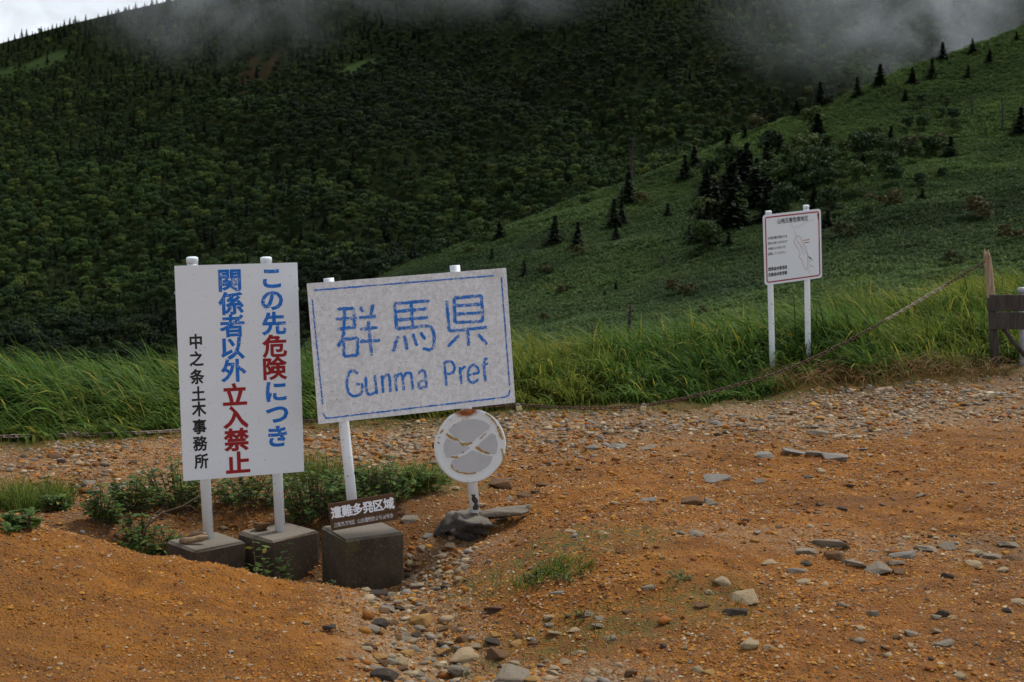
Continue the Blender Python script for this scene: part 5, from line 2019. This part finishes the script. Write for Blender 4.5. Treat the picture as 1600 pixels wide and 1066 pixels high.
# broad-leaved plants standing out of the grass
def broad_plant(px, py, d, h, nl, label, seed):
    rng = np.random.default_rng(seed)
    p = unp(np.array(float(px)), np.array(float(py)), d)
    z0 = gz(p[0], p[1])
    p[2] = max(p[2], z0 + .1)
    base = np.array([p[0], p[1], z0])
    e = empty('broad_leaved_plant', base, label, 'plant', 'broad-leaved plants in the grass')
    g = G()
    g.tube([base, (base + p) / 2, p], [.012, .010, .006], 7)
    g.build('stem', M['broad'], e)
    for j in range(nl):
        a = j * 2.4 + rng.normal() * .4
        dd = np.array([math.cos(a) * .75, math.sin(a) * .5, rng.uniform(.5, 1.3)])
        dd /= np.linalg.norm(dd)
        c = base + (p - base) * (.55 + .45 * j / nl)
        L = h * rng.uniform(.7, 1.1)
        mk('leaf', leaf_shape(c, dd, np.array([-dd[0], -dd[1] - .8, .6]), L, L * .16), LF, M['broad'], e)


broad_plant(172, 600, 11.2, .20, 9, 'tall broad-leaved plant rising above the grass at the left', 3)
broad_plant(118, 612, 11.1, .15, 5, 'smaller broad-leaved plant left of the tall one in the grass', 5)
broad_plant(1150, 520, 14.6, .20, 8, 'broad-leaved plant rising above the grass left of the map sign', 4)
broad_plant(1326, 568, 12.9, .13, 4, 'pale broad-leaved sprig under the chain right of the map sign', 6)
broad_plant(812, 552, 13.6, .16, 6, 'broad-leaved plant beside the right edge of the big sign', 7)
broad_plant(905, 560, 13.8, .14, 6, 'broad-leaved plant in the grass under the short snag', 8)

# wood scraps near the barrier, dead branch in the gully
def log(px, py, L, r, rz, mat, label, name='log', tilt=0.0):
    p = on_ground(px, py)
    dvec = np.array([math.cos(rz), math.sin(rz), tilt])
    g = G()
    c = p + np.array([0, 0, r * .8])
    g.tube([c - dvec * L / 2, c - dvec * L * .2 + np.array([0, 0, r * .1]), c + dvec * L * .2, c + dvec * L / 2], [r * .8, r, r * .95, r * .75], 10)
    g.top(name, M[mat], True, label=label, cat=name.replace('_', ' '))


log(1379, 614, .20, .028, .35, 'paleswood', 'short bleached log lying on the dead grass', 'log', .12)
log(1455, 617, .22, .010, .05, 'paleswood', 'thin pale wood splinter on the dead grass', 'wood_scrap')
log(1478, 612, .12, .014, -.7, 'paleswood', 'short pale wood chip beside the splinter', 'wood_scrap')
log(1575, 622, .26, .009, .2, 'paleswood', 'pale stick on the straw at the right edge', 'stick')
log(1350, 640, .16, .009, .1, 'drift', 'thin stick at the front of the dead grass', 'stick')
log(815, 960, .05, .0035, 1.1, 'paleswood', 'tiny white twig lying in the stony foreground', 'twig', .5)
p = on_ground(225, 848)
g = G()
g.tube([p + np.array(q) for q in ((0, -.1, .0), (.03, -.05, .10), (.11, 0, .17), (.22, .05, .20), (.34, .08, .27))], [.008, .008, .007, .005, .003], 7)
e = empty('dead_branch', p, 'bare grey branch arching out of the gully left of the footings', 'branch')
g.build('main_stem', M['twig'], e, True)
for a, b in (((.11, 0, .17), (.20, -.03, .12)), ((.03, -.05, .10), (.10, .02, .19)), ((.22, .05, .20), (.32, .05, .17))):
    g = G()
    g.tube([p + np.array(a), p + (np.array(a) + np.array(b)) / 2 + np.array([0, 0, .02]), p + np.array(b)], [.004, .003, .0015], 6)
    g.build('side_twig', M['twig'], e, True)


# things of a kind that share a description are told apart by their order across the picture
ORD = ['first', 'second', 'third', 'fourth', 'fifth', 'sixth', 'seventh', 'eighth', 'ninth', 'tenth', 'eleventh', 'twelfth', 'thirteenth', 'fourteenth', 'fifteenth', 'sixteenth', 'seventeenth', 'eighteenth', 'nineteenth', 'twentieth', 'twenty-first', 'twenty-second', 'twenty-third', 'twenty-fourth', 'twenty-fifth', 'twenty-sixth', 'twenty-seventh', 'twenty-eighth']
same = {}
for o in S.objects:
    if o.parent is None and o.get('label') and o.get('category') in ('stone', 'tree', 'shrub'): same.setdefault(o['label'], []).append(o)
for lab, objs in same.items():
    if 2 <= len(objs) <= 28:
        objs.sort(key=lambda q: float(proj(np.array(q.location))[0]))
        for i, q in enumerate(objs): q['label'] = lab + ', ' + ORD[i] + ' from the left'
